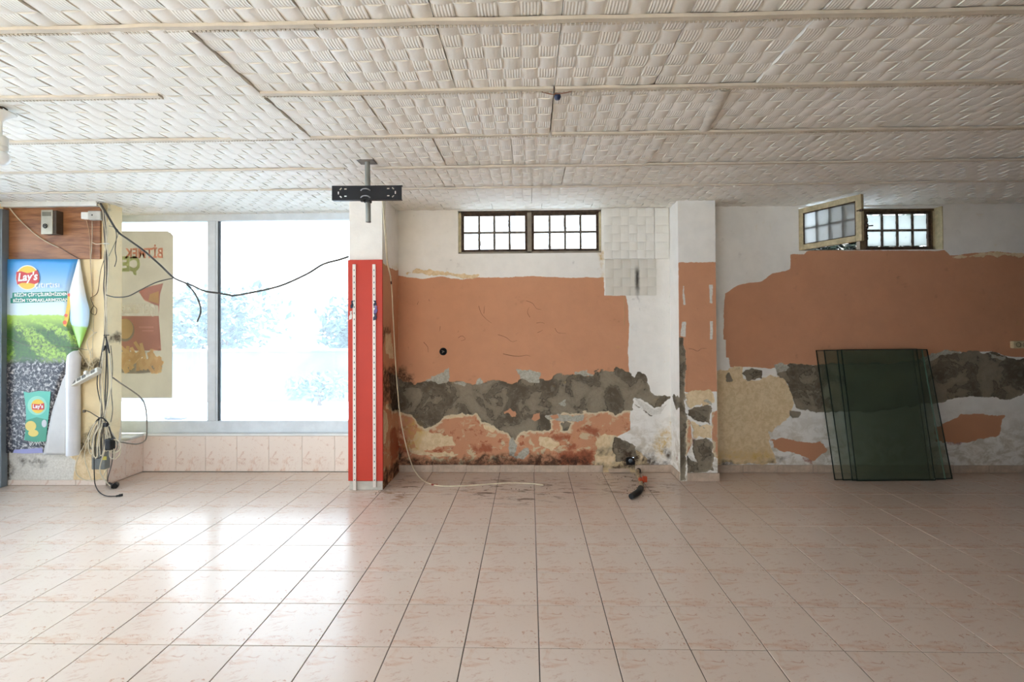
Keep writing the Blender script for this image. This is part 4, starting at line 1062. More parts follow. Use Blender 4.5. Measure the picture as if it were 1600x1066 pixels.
cp = on_z(871, 148, ZC - .012)
cap = MB().lathe([(.001, -.03), (.012, -.028), (.017, -.016), (.015, -.004), (.008, 0), (.001, 0)], (0, 0, 0), 14).build('plastic_cap', mat('dark_blue_plastic', (30, 40, 72), .4)); cap.location = (cp.x, cp.y, ZC - .008)
tag(cap, 'small dark blue plastic cap hanging under a ceiling joint', 'cap')
cw = MB().tube([(cp.x - .08, cp.y - .04, ZC - .016), (cp.x - .03, cp.y - .03, ZC - .024), (cp.x - .01, cp.y - .02, ZC - .016)], .003, 5).tube([(cp.x - .01, cp.y - .02, ZC - .016), (cp.x + .03, cp.y - .035, ZC - .022), (cp.x + .07, cp.y - .045, ZC - .016)], .003, 5)
tag(cw.build('wire_ends', mat('rusty_wire', (140, 104, 84), .6), None, cp), 'two short bare wire ends poking from the ceiling joint above the blue cap', 'wire')

# ------------------------------------------------------------------ wood board, conduit and boxes on the left pier
def wood_mat():
    t = NT('knotty_wood_board'); p = t.pos(); v = t.mapping(p, (1.0, 1, 7.5))
    n = t.noise(v, 3.2, 6, .62, .7); n2 = t.noise(t.mapping(p, (2, 1, 26)), 4, 4, .6); vo = t.new('ShaderNodeTexVoronoi'); t.inp(vo, 'Vector', t.mapping(p, (3.2, 0, 6.2))); vo.inputs['Scale'].default_value = 1.35
    c = t.mix(t.rng(n, .3, .7), lin(118, 74, 44), lin(168, 116, 76)); c = t.mix(t.math('MULTIPLY', t.rng(n2, .5, .75), .45), c, lin(84, 50, 30))
    c = t.mix(t.math('MULTIPLY', t.rng(vo.outputs['Distance'], .03, .12, 1, 0), .7), c, lin(78, 46, 32))
    return t.set(Base_Color=c, Roughness=.5)


WX0, WX1 = -4.79, on_y(156, 400, 4.31).x
wz0, wz1 = on_y(100, 405, 4.31).z, on_y(80, 322, 4.31).z
wd = MB().cbox((WX0, 4.312, wz0), (WX1, LPY - .002, wz1), .002).build('wood_board', wood_mat(), None, ((WX0 + WX1) / 2, 4.32, wz0))
tag(wd, 'brown knotty wood board across the top of the cream pier', 'board')
q0, q1 = on_y(2, 321, 4.27), on_y(152, 318, 4.27)
co_ = MB(); co_.cbox((q0.x, 4.262, q1.z - .022), (q1.x, 4.312, q1.z + .028), .004).box((q0.x, 4.256, q1.z + .004), (q1.x, 4.262, q1.z + .024))
cdt = co_.build('cable_duct', M_plastic_w, None, ((q0.x + q1.x) / 2, 4.29, q1.z)); tag(cdt, 'long white plastic cable duct above the wood board', 'cable duct')

a, d = on_y(64, 366, 4.24), on_y(82, 328, 4.24)
mbx = empty('control_box', ((a.x + d.x) / 2, 4.27, a.z), 'small silver metal control box with dark sides on the wood board', 'box')
MB().cbox((a.x, 4.24, a.z), (d.x, 4.246, d.z), .002).build('cover', mat('brushed_silver', (196, 190, 172), .38, .55, var=.08), mbx)
MB().cbox((a.x + .003, 4.246, a.z + .003), (d.x + .03, 4.312, d.z - .004), .003).build('body', mat('dark_brown_steel', (84, 72, 60), .5, .3), mbx)
MB().box((a.x + .012, 4.237, d.z - .055), (d.x - .014, 4.24, d.z - .018)).build('label_plate', mat('dull_label', (130, 126, 110), .5), mbx)
c = on_y(70, 353, 4.236)
gl_ = MB(); gl_.lathe([(.014, 0), (.02, 0), (.021, .004), (.014, .004)], (c.x, 4.235, c.z), 18, 0, 'Y'); gl_.lathe([(.001, .001), (.006, .001), (.007, .004)], (c.x, 4.235, c.z), 12, 0, 'Y'); gl_.build('knob', M_black, mbx)

a, d = on_y(126, 342, 4.27), on_y(158, 331, 4.27)
jb = empty('junction_box', ((a.x + d.x) / 2, 4.29, a.z), 'white plastic junction box at the right end of the wood board', 'box')
MB().cbox((a.x, 4.272, a.z), (a.x + .09, 4.312, d.z), .004).build('body', M_plastic_w, jb)
MB().cbox((a.x + .07, 4.262, a.z - .01), (d.x, 4.312, d.z + .008), .006).build('lid', mat('greyed_plastic', (196, 194, 186), .45), jb)
c = on_y(143.5, 336, 4.26); MB().lathe([(.001, 0), (.006, 0), (.007, .003)], (c.x, 4.2595, c.z), 10, 0, 'Y').build('screw', M_black, jb)

# ------------------------------------------------------------------ advertising poster with its curled, rolled edge
PY = 4.312
po = empty('poster', (on_y(66, 708, PY).x, PY, on_y(66, 708, PY).z), 'torn potato field poster with curled right edge on the cream pier', 'poster')


def print_mat():
    t = NT('poster_print'); uv = t.new('ShaderNodeUVMap').outputs[0]; s = t.sep(uv)
    n = t.noise(t.mapping(uv, (5, 9, 1)), 3, 5, .6); nf = t.noise(t.mapping(uv, (9, 20, 1)), 3.2, 6, .72, .6)
    sky = t.mix(t.rng(s[1], .73, .99), lin(214, 232, 240), lin(62, 152, 220))
    v = t.math('ADD', s[1], t.math('MULTIPLY', t.math('SUBTRACT', n, .5), .02))
    # furrows fanning out of the horizon
    row = t.math('SINE', t.math('DIVIDE', t.math('ADD', t.math('MULTIPLY', s[0], 3.0), t.math('MULTIPLY', n, 1.5)), t.math('ADD', .06, t.math('SUBTRACT', .76, s[1]))))
    g = t.mix(t.rng(row, -.6, .7), lin(74, 118, 52), lin(168, 204, 84))
    g = t.mix(t.rng(s[1], .62, .72), t.mix(t.rng(nf, .4, .65), g, lin(60, 84, 52)), lin(176, 212, 92))
    so_ = t.mix(t.rng(nf, .47, .66), lin(34, 34, 46), lin(216, 210, 206))
    c = t.mix(t.rng(v, .455, .50), so_, g); c = t.mix(t.rng(v, .708, .716), c, sky)
    return t.set(Base_Color=c, Roughness=.35)


M_print = print_mat()


def curve_at(pts, y):
    for (y0, x0), (y1, x1) in zip(pts[:-1], pts[1:]):
        if y <= y1: return x0 + (x1 - x0) * (y - y0) / (y1 - y0)
    return pts[-1][1]


def sheet(name, ys, left, right, depth, m, parent, n=8, uvbox=None, th=.0012):
    """a thin sheet between two outlines, bent by depth(s, y)"""
    vs = []; uv = []
    for y in ys:
        a, b = (left(y) if callable(left) else curve_at(left, y)), curve_at(right, y)
        for k in range(n + 1):
            x = a + (b - a) * k / n; vs.append(on_y(x, y, depth(k / n, y))); uv.append(((x - 8) / 132, (708 - y) / 303))
    w = n + 1; fs = [(i * w + k, (i + 1) * w + k, (i + 1) * w + k + 1, i * w + k + 1) for i in range(len(ys) - 1) for k in range(n)]
    N = len(vs); allv = vs + [v + Vector((0, th, 0)) for v in vs]
    allf = fs + [tuple(i + N for i in f[::-1]) for f in fs]
    rim = [i for i in range(w)] + [i * w + n for i in range(1, len(ys))] + [(len(ys) - 1) * w + k for k in range(n - 1, -1, -1)] + [i * w for i in range(len(ys) - 2, 0, -1)]
    allf += [(rim[i], rim[(i + 1) % len(rim)], rim[(i + 1) % len(rim)] + N, rim[i] + N) for i in range(len(rim))]
    b = MB(); b.add(allv, allf, 0, True); o = b.build(name, m, parent)
    ul = o.data.uv_layers.new(name='UVMap'); U = uv + uv
    base = [Vector(p) for p in b.v]
    for l in o.data.loops: ul.data[l.index].uv = U[l.vertex_index]
    return o


fold = [(405, 122), (440, 112), (460, 107), (500, 109), (545, 124), (560, 115), (595, 97), (640, 82), (708, 68)]
sheet('printed_sheet', list(range(405, 709, 8)) + [708], lambda y: 8 + .6 * math.sin(y * .05), fold, lambda s, y: PY - .0155 - .002 * math.sin(y * .03 + s * 4) * s, M_print, po, 10)
t = NT('curled_print_and_glare'); uvn = t.sep(t.new('ShaderNodeUVMap').outputs[0])
cc = t.mix(t.rng(uvn[1], .74, .86), lin(186, 214, 236), lin(216, 214, 208)); cc = t.mix(t.rng(t.math('ADD', uvn[1], t.math('MULTIPLY', uvn[0], .06)), .70, .715), lin(150, 196, 88), cc)  # pale upper tones are glare painted into the curl; the green is print
M_curl = t.set(Base_Color=cc, Roughness=.35)
curl = [(405, 125), (420, 127), (440, 130), (460, 134), (485, 140), (505, 139), (530, 130), (545, 124.5)]
sheet('curled_edge', list(range(405, 546, 6)) + [545], fold, curl, lambda s, y: PY - .018 - .035 * math.sin(math.pi * min(1, s * .8)) * math.sin(math.pi * (y - 400) / 150), M_curl, po, 8)
M_back = mat('grey_poster_back', (196, 192, 188), .5, var=.05, scale=5)
sheet('back_flap', list(range(547, 711, 8)) + [711], [(545, 124), (560, 115), (595, 97), (640, 82), (711, 67)], [(545, 124.5), (552, 116), (565, 107), (712, 106)], lambda s, y: PY - .018 - .03 * s * min(1, (y - 545) / 60), M_back, po, 6)
rb, rt_ = on_y(114.5, 711, PY - .05), on_y(115, 566, PY - .05); b = MB()
b.tube([rb, rb.lerp(rt_, .5), rt_, on_y(122, 548, PY - .035)], lambda t_: .05 if t_ < .75 else max(.004, .05 * (1 - (t_ - .75) / .27)), 22, sub=8)
b.tube([rb + Vector((0, 0, -.001)), rb + Vector((0, 0, .004))], .036, 18, 1, smooth_path=False)
b.build('rolled_edge', [mat('white_poster_roll', (222, 222, 226), .4, var=.03), M_grey_alu], po)
# flat print: streak, bands, emblem, bag
flat = lambda n_, rgb: mat('print_' + n_, rgb, .35, var=.02)


def patch(name, pts, m, dy=.0, parent=None, th=.0006):
    P = [on_y(x, y, PY - .020 - dy) for x, y in pts]
    b = MB(); b.plate([(p.x, p.z) for p in P][::-1], [], PY - .020 - dy, PY - .020 - dy + th); return b.build(name, m, parent or po)


def disc(cx, cy, rx, ry, n=28, a0=0): return [(cx + rx * math.cos(a0 + 2 * math.pi * k / n), cy + ry * math.sin(a0 + 2 * math.pi * k / n)) for k in range(n)]


emb = patch('emblem', disc(43, 434, 18.6, 19.6), flat('white', (238, 232, 214)))
patch('emblem_disc', disc(43, 434, 16.8, 18), flat('yellow', (232, 190, 52)), .001, emb)
rib_ = [(25.5, 425), (33, 424), (43, 427), (52, 425), (58, 422), (61, 431), (61, 441), (54, 444), (44, 442), (34, 442), (27, 445), (25, 436)]
patch('ribbon', rib_, flat('red', (200, 38, 34)), .002, emb)


def lettering(name, body, x0, x1, y0, y1, m, dy, parent, **k):
    a, b_ = on_y(x0, y1, PY - .02 - dy), on_y(x1, y0, PY - .02 - dy)
    return text_fit(name, body, a.x, b_.x, a.z, b_.z, PY - .0205 - dy, m, parent, **k)


M_pw = flat('white_letters', (240, 240, 236))
lettering('lettering', "Lay's", 28, 59, 426, 444, M_pw, .003, emb, bold=.03, tilt=.012, shear=.15)
lettering('lettering', 'çıtırtısı', 54, 93, 441.5, 452, M_pw, .003, po, bold=.01)
bd1 = patch('banner', [(19.5, 457.5), (104, 455.5), (105, 464.5), (19, 466)], flat('teal', (20, 138, 120)), .0)
bd2 = patch('banner', [(16.5, 466), (104, 464.5), (105, 471), (16.5, 474)], flat('teal', (20, 138, 120)), .0)
lettering('lettering', 'BİZİM ÇİFTÇİLERİMİZDEN', 22.5, 106, 456.5, 464.8, M_pw, .0015, bd1, bold=.03, tilt=.006)
lettering('lettering', 'BİZİM TOPRAKLARIMIZDAN', 20.5, 107, 465.2, 472.5, M_pw, .0015, bd2, bold=.03, tilt=.006)
st_ = patch('bag_edge', [(106, 459), (110, 462), (110, 480), (107, 500), (103, 511), (99, 509), (101, 495), (105, 475)], flat('gold', (232, 190, 70)), .004)
for cx, cy, rr_ in ((108, 461, 2.6), (103, 493, 2.6), (101, 504, 3.2)): patch('seal', disc(cx, cy, rr_, rr_, 12), flat('coral', (222, 96, 66)), .005, st_)
bag = patch('printed_bag', [(37, 612), (45, 614), (60, 611), (79, 612), (77, 640), (74, 665), (72, 690), (56, 691), (38, 688), (41, 660), (40, 635)], flat('bag_teal', (98, 190, 168)), .0)
patch('bag_ring', disc(58, 634, 15, 15), flat('bag_light', (150, 214, 190)), .001, bag)
patch('bag_disc', disc(59, 635, 10.5, 11), flat('yellow', (232, 190, 52)), .002, bag)
patch('bag_ribbon', [(50, 631), (60, 632), (69, 630), (69, 640), (59, 641), (50, 640)], flat('red', (200, 38, 34)), .003, bag)
lettering('lettering', "Lay's", 51.5, 67.5, 631.5, 640, M_pw, .004, bag, bold=.03)
patch('bag_lower', [(40, 657), (57, 652), (74, 656), (72, 690), (56, 691), (39, 688)], flat('bag_green', (70, 150, 122)), .001, bag)
patch('chip', disc(48, 666, 8.5, 8), flat('chip', (226, 200, 104)), .002, bag); patch('chip', disc(52, 677, 8, 5.5), flat('chip', (226, 200, 104)), .0025, bag); patch('chip', disc(69, 662, 4, 6), flat('chip_pale', (196, 196, 200)), .002, bag)
ln_ = MB()
for k in range(5):
    x0 = 46 + k * 5; P = [on_y(x0 + i * 2, 694 + 3 * math.sin(i * 2 + k) - k * .4, PY - .0205) for i in range(4)]; ln_.tube(P, .0022, 4)
ln_.build('script_line', M_pw, po)
patch('lower_border', [(22, 703), (66, 700), (67, 708), (40, 709), (20, 708)], flat('lavender', (150, 150, 196)), .0)

# ------------------------------------------------------------------ faded poster on the shop window, seen from behind
def paper(name, rgb, trans=.5):
    t = NT(name); t.n.remove(t.b); p = t.pos(); n = t.noise(p, 5, 4, .6); c = t.mix(t.rng(n, .3, .7), tuple(x * .93 for x in lin(*rgb)[:3]) + (1,), lin(*rgb))
    d = t.new('ShaderNodeBsdfDiffuse'); tl = t.new('ShaderNodeBsdfTranslucent'); mx = t.new('ShaderNodeMixShader'); mx.inputs[0].default_value = trans
    t.l.new(c, d.inputs[0]); t.l.new(c, tl.inputs[0]); t.l.new(d.outputs[0], mx.inputs[1]); t.l.new(tl.outputs[0], mx.inputs[2]); t.l.new(mx.outputs[0], t.out.inputs['Surface']); return t.m


PW2 = YW + .030
TR = .72
wp = empty('window_poster', tuple(on_y(228, 622, PW2)), 'faded grey-brown snack poster on the window glass seen from behind', 'poster')


def wpatch(name, pts, m, dy=0.0, parent=None):
    P = [on_y(x, y, PW2 - dy) for x, y in pts]; b = MB(); b.plate([(p.x, p.z) for p in P][::-1], [], PW2 - dy, PW2 - dy + .0005); return b.build(name, m, parent or wp)


wpatch('paper', [(160, 361), (262, 361), (264, 363), (266, 363), (271, 369), (270, 490), (269, 622), (160, 622)], paper('backlit_paper', (202, 192, 174), TR))
P_or = paper('backlit_orange', (220, 158, 136), .5); P_gn = paper('backlit_green', (184, 190, 142), .5); P_wh = paper('backlit_white', (240, 236, 228), .62)
P_rd = paper('backlit_red', (208, 162, 150), .42); P_yl = paper('backlit_yellow', (232, 204, 160), .5); P_dk = paper('backlit_dark', (176, 168, 156), .38); P_pk = paper('backlit_pink', (222, 176, 168), .5)


def wtext(name, body, x0, x1, y0, y1, m, dy, bold=.02):
    a, b_ = on_y(x0, y1, PW2 - dy), on_y(x1, y0, PW2 - dy); return text_fit(name, body, a.x, b_.x, a.z, b_.z, PW2 - dy, m, wp, mirror=True, bold=bold)


wtext('lettering', 'BİTMEK İ', 184, 254.5, 382, 404, P_or, .0008, .03)
wtext('lettering', 'ÇE', 191, 219, 400, 430, P_gn, .0008, .05)
wpatch('snack_bag', [(187, 494), (248, 494), (250, 520), (252, 548), (187, 548)], P_rd, .0004)
wpatch('flavour_disc', disc(195, 516, 15, 18, 20), P_dk, .0006); wpatch('flavour_disc', disc(195, 514, 13, 16, 20), P_yl, .0008)
wpatch('bag_top', [(216, 455), (236, 447), (255, 443), (250, 460), (248, 492), (247, 478), (226, 470)], P_pk, .0004); wpatch('cheese', [(234, 460), (248, 455), (248, 475), (232, 470)], P_yl, .0006)
wtext('lettering', 'çerezza', 187, 242, 475, 495, P_wh, .0008, .04)
wpatch('small_print', [(217, 510), (240, 510), (240, 513), (217, 513)], P_pk, .0006); wpatch('small_print', [(222, 516), (240, 516), (240, 518), (222, 518)], P_pk, .0006)
wpatch('plate_shadow', disc(212, 574, 42, 10, 20), P_dk, .0003)
fr_ = random.Random(11); P_y2 = paper('backlit_yellow_light', (238, 214, 172), .5)
for k in range(44):
    cx, cy = fr_.uniform(190, 248), 0; cy = fr_.uniform(540 + abs(cx - 215) * .55, 574); a_ = fr_.uniform(-.9, .9); Lh, wh = fr_.uniform(8, 13), 2.6
    c_, s_2 = math.cos(a_ + 1.57), math.sin(a_ + 1.57); wpatch('fry', [(cx + c_ * u - s_2 * v, cy + s_2 * u + c_ * v) for u, v in ((-Lh, -wh), (Lh, -wh), (Lh, wh), (-Lh, wh))], P_yl if k % 2 else P_y2, .0010 + k * .00004)

# ------------------------------------------------------------------ cables
def cable(label, pts, rad, m, group=None, name='cable', parent=None, seg=6):
    P = [on_y(p[0], p[1], p[2]) for p in pts]
    lo = min(P, key=lambda q: q.z)
    o = MB().tube(P, rad, seg).build(name, m, parent, None if parent else lo)
    return tag(o, label, 'cable', group) if label else o


ORD = ['first', 'second', 'third', 'fourth', 'fifth', 'sixth', 'seventh', 'eighth', 'ninth', 'tenth', 'eleventh', 'twelfth', 'last']
r = random.Random(5)
FY_ = 4.285
xs_b = [164, 168, 166.5, 162, 166, 169]
for k in range(6):
    pts = [(150 + k * .8, 317 + (k % 3), FY_ - .004 * k)]
    for y in (328, 344, 362, 382, 402, 425, 450, 475, 500, 525):
        base = 160 + 6 * (1 - math.exp(-(y - 322) / 30)) if y < 400 else 165 + (2 if 400 < y < 450 else 0) * (k % 2)
        pts.append((base + (k - 2.5) * (.9 if y not in (382, 475) else .35) + r.uniform(-.8, .8), y, FY_ - .004 * (k % 3) - .003))
    for y, x in ((560, 164 + (k - 2.5) * 3), (600, 163 + (k - 2.5) * 4.2), (640, 163 + (k - 2.5) * 1.5), (654, 160 + (k - 2.5) * .8)): pts.append((x + r.uniform(-1, 1), y, FY_ - .012 - .003 * (k % 3)))
    cable('%s cable, %s from the left in the six-strand bundle on the pier' % (['dark', 'grey', 'white', 'dark', 'dark', 'white'][k], ORD[k]), pts, .0046 if k % 2 else .004, [M_cable_d, M_cable_g, M_cable_w, M_cable_d, M_cable_d, M_cable_w][k], 'cables in the bundle on the pier')
for y, lb in ((381, 'upper white tie binding the cable bundle beside the wood board'), (524, 'lower dark tie binding the cable bundle above the power strip')):
    c = on_y(165.5, y, FY_ - .012); tie = MB().tube([(c.x - .02, c.y + .01, c.z), (c.x - .014, c.y - .006, c.z), (c.x, c.y - .014, c.z), (c.x + .014, c.y - .006, c.z), (c.x + .02, c.y + .01, c.z)], .004, 6)
    tag(tie.build('cable_tie', M_plastic_w if y < 400 else M_blackp, None, c), lb, 'cable tie')
cable('dark cable drooping across the shop window from the pier to the red column', [(157, 318, 4.27), (170, 340, 4.26), (184, 362, 4.25), (200, 374, 4.25), (225, 392, 4.25), (250, 414, 4.25), (270, 433, 4.25), (284, 440, 4.25), (300, 446, 4.25), (320, 455, 4.25), (340, 458, 4.25), (358, 461, 4.25), (366, 462, 4.25), (400, 456, 4.24), (440, 446, 4.24), (480, 428, 4.24), (505, 413, 4.23), (530, 406, 4.23), (545, 401, 4.235)], .0085, M_cable_d)
cable('short dark cable tail hanging free in front of the shop window', [(288, 441, 4.248), (302, 455, 4.25), (311, 472, 4.25), (313.5, 488, 4.25), (308, 503, 4.25)], .0068, M_cable_d)
cable('thin dark cable curving from the bundle over the window poster', [(166, 461, 4.27), (180, 464.5, 4.26), (200, 463, 4.25), (220, 453, 4.25), (245, 441, 4.25), (270, 435, 4.25)], .005, M_cable_d)
cable('thin dark wire with a frayed end hanging on the pier side', [(176, 348, 4.33), (182, 366, 4.33), (180, 390, 4.33), (182, 405, 4.33), (179, 417, 4.32)], .0032, M_cable_d)
cable('thin dark wire crossing behind the bundle near the wood board', [(170, 353, 4.31), (183, 358, 4.32), (184, 368, 4.33), (176, 388, 4.32), (168, 404, 4.29)], .0026, M_cable_g)
cable('white cord slanting down across the wood board from the duct', [(14, 324, 4.27), (30, 343, 4.30), (55, 366, 4.305), (75, 379, 4.305), (92, 387, 4.306)], .0042, M_cable_w)
cable('thin grey wire continuing down the wood board above the poster', [(93, 386.5, 4.304), (108, 396, 4.305), (124, 405, 4.303)], .0026, M_cable_d)
cable('pale wire dropping from the junction box, the left of two', [(135, 344, 4.29), (139, 360, 4.303), (141, 380, 4.304), (141, 404, 4.303), (143, 440, 4.32), (145, 470, 4.315)], .0028, mat('tan_wire', (196, 160, 124), .5))
cable('pale wire dropping from the junction box, the right of two', [(144, 346, 4.29), (144, 366, 4.303), (143, 392, 4.303), (142, 405, 4.303), (144, 450, 4.318), (146, 500, 4.32), (144, 560, 4.31)], .0024, M_cable_w)
cable('white loop of wire from the bundle back to the wood board', [(165, 381, 4.27), (158, 381, 4.28), (150, 381.5, 4.29), (144, 379, 4.30)], .003, M_cable_w)
cable('thin brown wire zigzagging on the cream pier beside the poster', [(163, 405, 4.28), (157, 425, 4.30), (153, 455, 4.318), (146, 463, 4.318), (142, 466, 4.318), (146, 477, 4.318), (151, 483, 4.318), (149, 492, 4.318), (142, 488, 4.318), (146, 478, 4.318)], .0026, mat('brown_wire', (120, 92, 66), .6))
cable('thin white wire running across the poster from the left post', [(0, 523, 4.26), (20, 532, 4.26), (45, 540, 4.255), (75, 541, 4.25), (110, 543, 4.25), (137, 547, 4.27)], .0022, M_cable_g)
cable('curly white wire above the power strip', [(140, 512, 4.30), (148, 520, 4.29), (151, 519, 4.29), (143, 524, 4.29), (136, 534, 4.28), (138, 545, 4.28), (142, 556, 4.27), (139, 570, 4.26), (137, 582, 4.245)], .0026, M_cable_w)
cable('second curly white wire looping beside the power strip', [(123, 547, 4.27), (132, 560, 4.28), (138, 570, 4.28), (146, 572, 4.28), (141, 558, 4.27), (143, 545, 4.28)], .0024, M_cable_w)
cable('black thick cable end hanging out of the bundle', [(165, 526, 4.27), (168, 538, 4.262), (171, 552, 4.26)], .006, M_cable_b)
cable('short black cable end left of the thick one', [(164.5, 540, 4.262), (162, 548, 4.26)], .006, M_cable_b)
cable('white flat cable running straight down below the bundle', [(161, 550, 4.265), (160, 575, 4.26), (158, 610, 4.26), (157, 655, 4.26)], .0042, M_cable_w)
cable('dark cable on the right of the pier running to the knot', [(173, 540, 4.27), (176, 575, 4.27), (174, 610, 4.27), (176, 640, 4.27), (173, 660, 4.26)], .0026, M_cable_d)
cable('white cable leaving the pier and looping over the window sill', [(176, 590, 4.30), (190, 600, 4.33), (208, 612, 4.36), (222, 624, 4.4), (228, 640, 4.44), (229.5, 662, 4.45), (229, 682, 4.45), (225, 690, 4.44), (214, 694, 4.42), (200, 693, 4.4), (185, 690, 4.34)], .0058, M_cable_g)
cable('thin dark wire with a small plug left of the knot', [(131, 641, 4.29), (140, 644, 4.28), (150, 650, 4.27), (158, 655, 4.26)], .0034, M_cable_d)
pl_ = MB(); c = on_y(132, 642, 4.285); pl_.cbox((c.x - .012, c.y - .008, c.z - .016), (c.x + .008, c.y + .008, c.z + .008), .003); tag(pl_.build('plug', mat('grey_plug', (120, 112, 100), .5), None, c), 'tiny grey plug left of the cable knot', 'plug')
cable('black cable forming the knot of the tangle', [(140, 690, 4.27), (138, 680, 4.27), (146, 665, 4.26), (156, 653, 4.25), (166, 658, 4.25), (170, 664, 4.25)], .005, M_cable_b)
blk = MB(); c = on_y(165, 664, 4.25); blk.cbox((c.x - .02, c.y - .014, c.z - .018), (c.x + .02, c.y + .012, c.z + .018), .005); tag(blk.build('connector', M_blackp, None, c), 'black connector block in the middle of the cable knot', 'connector')
rt = random.Random(21)
for k in range(13):
    x0 = 152 + rt.uniform(0, 14); xb = 138 + k * 3.4 + rt.uniform(-2, 2); yb = rt.uniform(688, 716); d_ = 4.25 + rt.uniform(-.03, .03)
    cable('%s looped cable end, %s from the left in the tangle below the knot' % (['white', 'grey', 'white', 'white', 'dark'][k % 5], ORD[k]), [(x0, 654, 4.262), (x0 + (xb - x0) * .5 + rt.uniform(-3, 3), 668, d_), (xb, 684, d_), (xb + rt.uniform(-2, 2), yb, d_), (xb + rt.uniform(3, 7), yb + 3, d_ - .01), (xb + rt.uniform(4, 9), yb - 12, d_), (x0 + rt.uniform(-4, 6), 664, 4.255)], .0042 if k % 3 else .0055, [M_cable_w, M_cable_g, M_cable_w, M_cable_w, M_cable_d][k % 5], 'loops of cable in the tangle')
cable('long white loop drooping left of the grey box', [(146, 665, 4.26), (132, 695, 4.25), (122, 715, 4.24), (118, 730, 4.24), (122, 744, 4.24), (140, 752, 4.24), (158, 748, 4.24), (168, 732, 4.24)], .0032, M_cable_w)
cable('second white loop drooping past the grey box', [(150, 665, 4.25), (134, 700, 4.23), (133, 720, 4.23), (140, 742, 4.23), (143, 752, 4.23)], .0028, M_cable_w)
cable('white cord curving down to the black plug on the floor', [(166, 668, 4.24), (168, 690, 4.225), (160, 715, 4.22), (156, 735, 4.21), (163, 750, 4.19), (172, 759, 4.17)], .0042, M_cable_w)
coil = MB(); c = on_y(180, 697, 4.26)
for k in range(4): coil.tube([(c.x + (.052 + .004 * k) * math.cos(a_ * .449), c.y - .004 * k, c.z + (.052 + .003 * k) * math.sin(a_ * .449)) for a_ in range(15)], .0034, 6, smooth_path=False)
tag(coil.build('cable_coil', M_cable_w, None, c), 'beige coil of cable hanging beside the black adapter', 'cable')

gb_ = empty('socket_box', tuple(on_y(154, 735, 4.29)), 'grey surface socket box low on the cream pier under the tangle', 'box')
a, d = on_y(143, 734, 4.27), on_y(164, 700, 4.27)
MB().cbox((a.x, 4.268, a.z), (d.x, 4.328, d.z), .006).build('body', mat('grey_plastic', (128, 132, 130), .5), gb_)
MB().cbox((a.x + .02, 4.262, d.z - .08), (d.x - .004, 4.268, d.z - .03), .002).build('cover', mat('light_grey_plastic', (160, 164, 160), .45), gb_)
c = on_y(163, 716, 4.262); MB().cbox((c.x - .02, 4.259, c.z - .016), (c.x + .022, 4.262, c.z + .016), .001).build('yellow_sticker', mat('yellow_sticker', (206, 196, 96), .5), gb_)
ad = MB(); c = on_y(172.5, 694, 4.24); ad.cbox((c.x - .03, c.y - .03, c.z - .05), (c.x + .024, c.y + .03, c.z + .05), .009); ado = ad.build('power_adapter', M_blackp, None, c); tag(ado, 'black rounded power adapter hanging in the cable tangle', 'adapter')

# power strip
ps0, ps1 = on_y(105, 606, 4.245), on_y(158, 578, 4.26); dv = (ps1 - ps0); L = dv.length
Mp = Matrix.Translation(ps0) @ Matrix.Rotation(-math.atan2(dv.z, dv.x), 4, 'Y') @ Matrix.Rotation(math.radians(-28), 4, 'X')
pso = empty('power_strip', tuple(ps0), 'white four-way power strip hanging askew on the cream pier', 'power strip')
MB().cbox((0, -.02, -.028), (L, .02, .028), .006, 0, Mp).build('body', mat('ivory_plastic', (216, 212, 200), .4), pso)
for k in range(5):
    x0 = .02 + k * .052 + (.04 if k == 4 else 0)
    MB().cbox((x0, -.0215, -.012), (x0 + .036, -.0185, .016), .004, 0, Mp).build('socket', mat('socket_recess', (110, 106, 98), .6), pso)
MB().cbox((.215, -.045, .0), (.245, -.02, .034), .008, 0, Mp).build('inserted_plug', M_plastic_w, pso)

# plugs lying on the floor
def on_floor(name, label, pts, rad, m, cat='cable'):
    P = [on_z(x, y, rad + .001) for x, y in pts]; o = MB().tube(P, rad, 7).build(name, m, None, P[-1]); return tag(o, label, cat)


A_ = on_z(181, 775.5, .008); cb_pts = [on_y(147, 700, 4.25), on_y(147, 722, 4.235), on_y(147.5, 745, 4.2), on_z(149, 758, .03), on_z(155, 769, .006), on_z(166, 775, .005), A_]
tag(MB().tube(cb_pts, .004, 7).build('cable', M_cable_b, None, A_), 'black cable hanging from the tangle to a small connector on the floor', 'cable')
cn = MB(); e1 = on_z(192, 773.5, .008); cn.tube([A_, A_.lerp(e1, .4), A_.lerp(e1, .45), e1], lambda t_: .0075 + .004 * (t_ > .4), 8, smooth_path=False); tag(cn.build('connector', M_blackp, None, e1), 'small black connector lying on the floor tiles by the pier', 'connector')
pg = empty('power_plug', tuple(on_z(180, 760, 0)), 'black angled power plug lying on the floor by the pier corner', 'plug')
p0, p1 = on_z(169, 754.5, .012), on_z(179, 760.5, .018); MB().tube([p0, p0.lerp(p1, .5), p1], lambda t_: .008 + .009 * t_, 10).build('grip', M_blackp, pg)
b = MB(); p2 = on_z(184, 755, .02); b.tube([p1 + Vector((-.012, .0, .004)), p1, p1.lerp(p2, .55)], .023, 12, smooth_path=False); b.build('head', M_blackp, pg)
b = MB()
for k in (-1, 1): b.tube([p1.lerp(p2, .5) + Vector((0, .009 * k, .004)), p2 + Vector((.006, .009 * k, .006))], .003, 6, smooth_path=False)
b.build('pin', mat('dull_brass', (150, 140, 110), .35, .8), pg)
tag(MB().tube([on_y(176, 705, 4.25), on_y(174.5, 725, 4.235), on_y(169, 745, 4.2), on_z(168.5, 753.5, .014)], .0034, 6).build('cable', M_cable_d, None, on_z(168.5, 753, .01)), 'dark cable dropping from the adapter to the floor plug', 'cable')

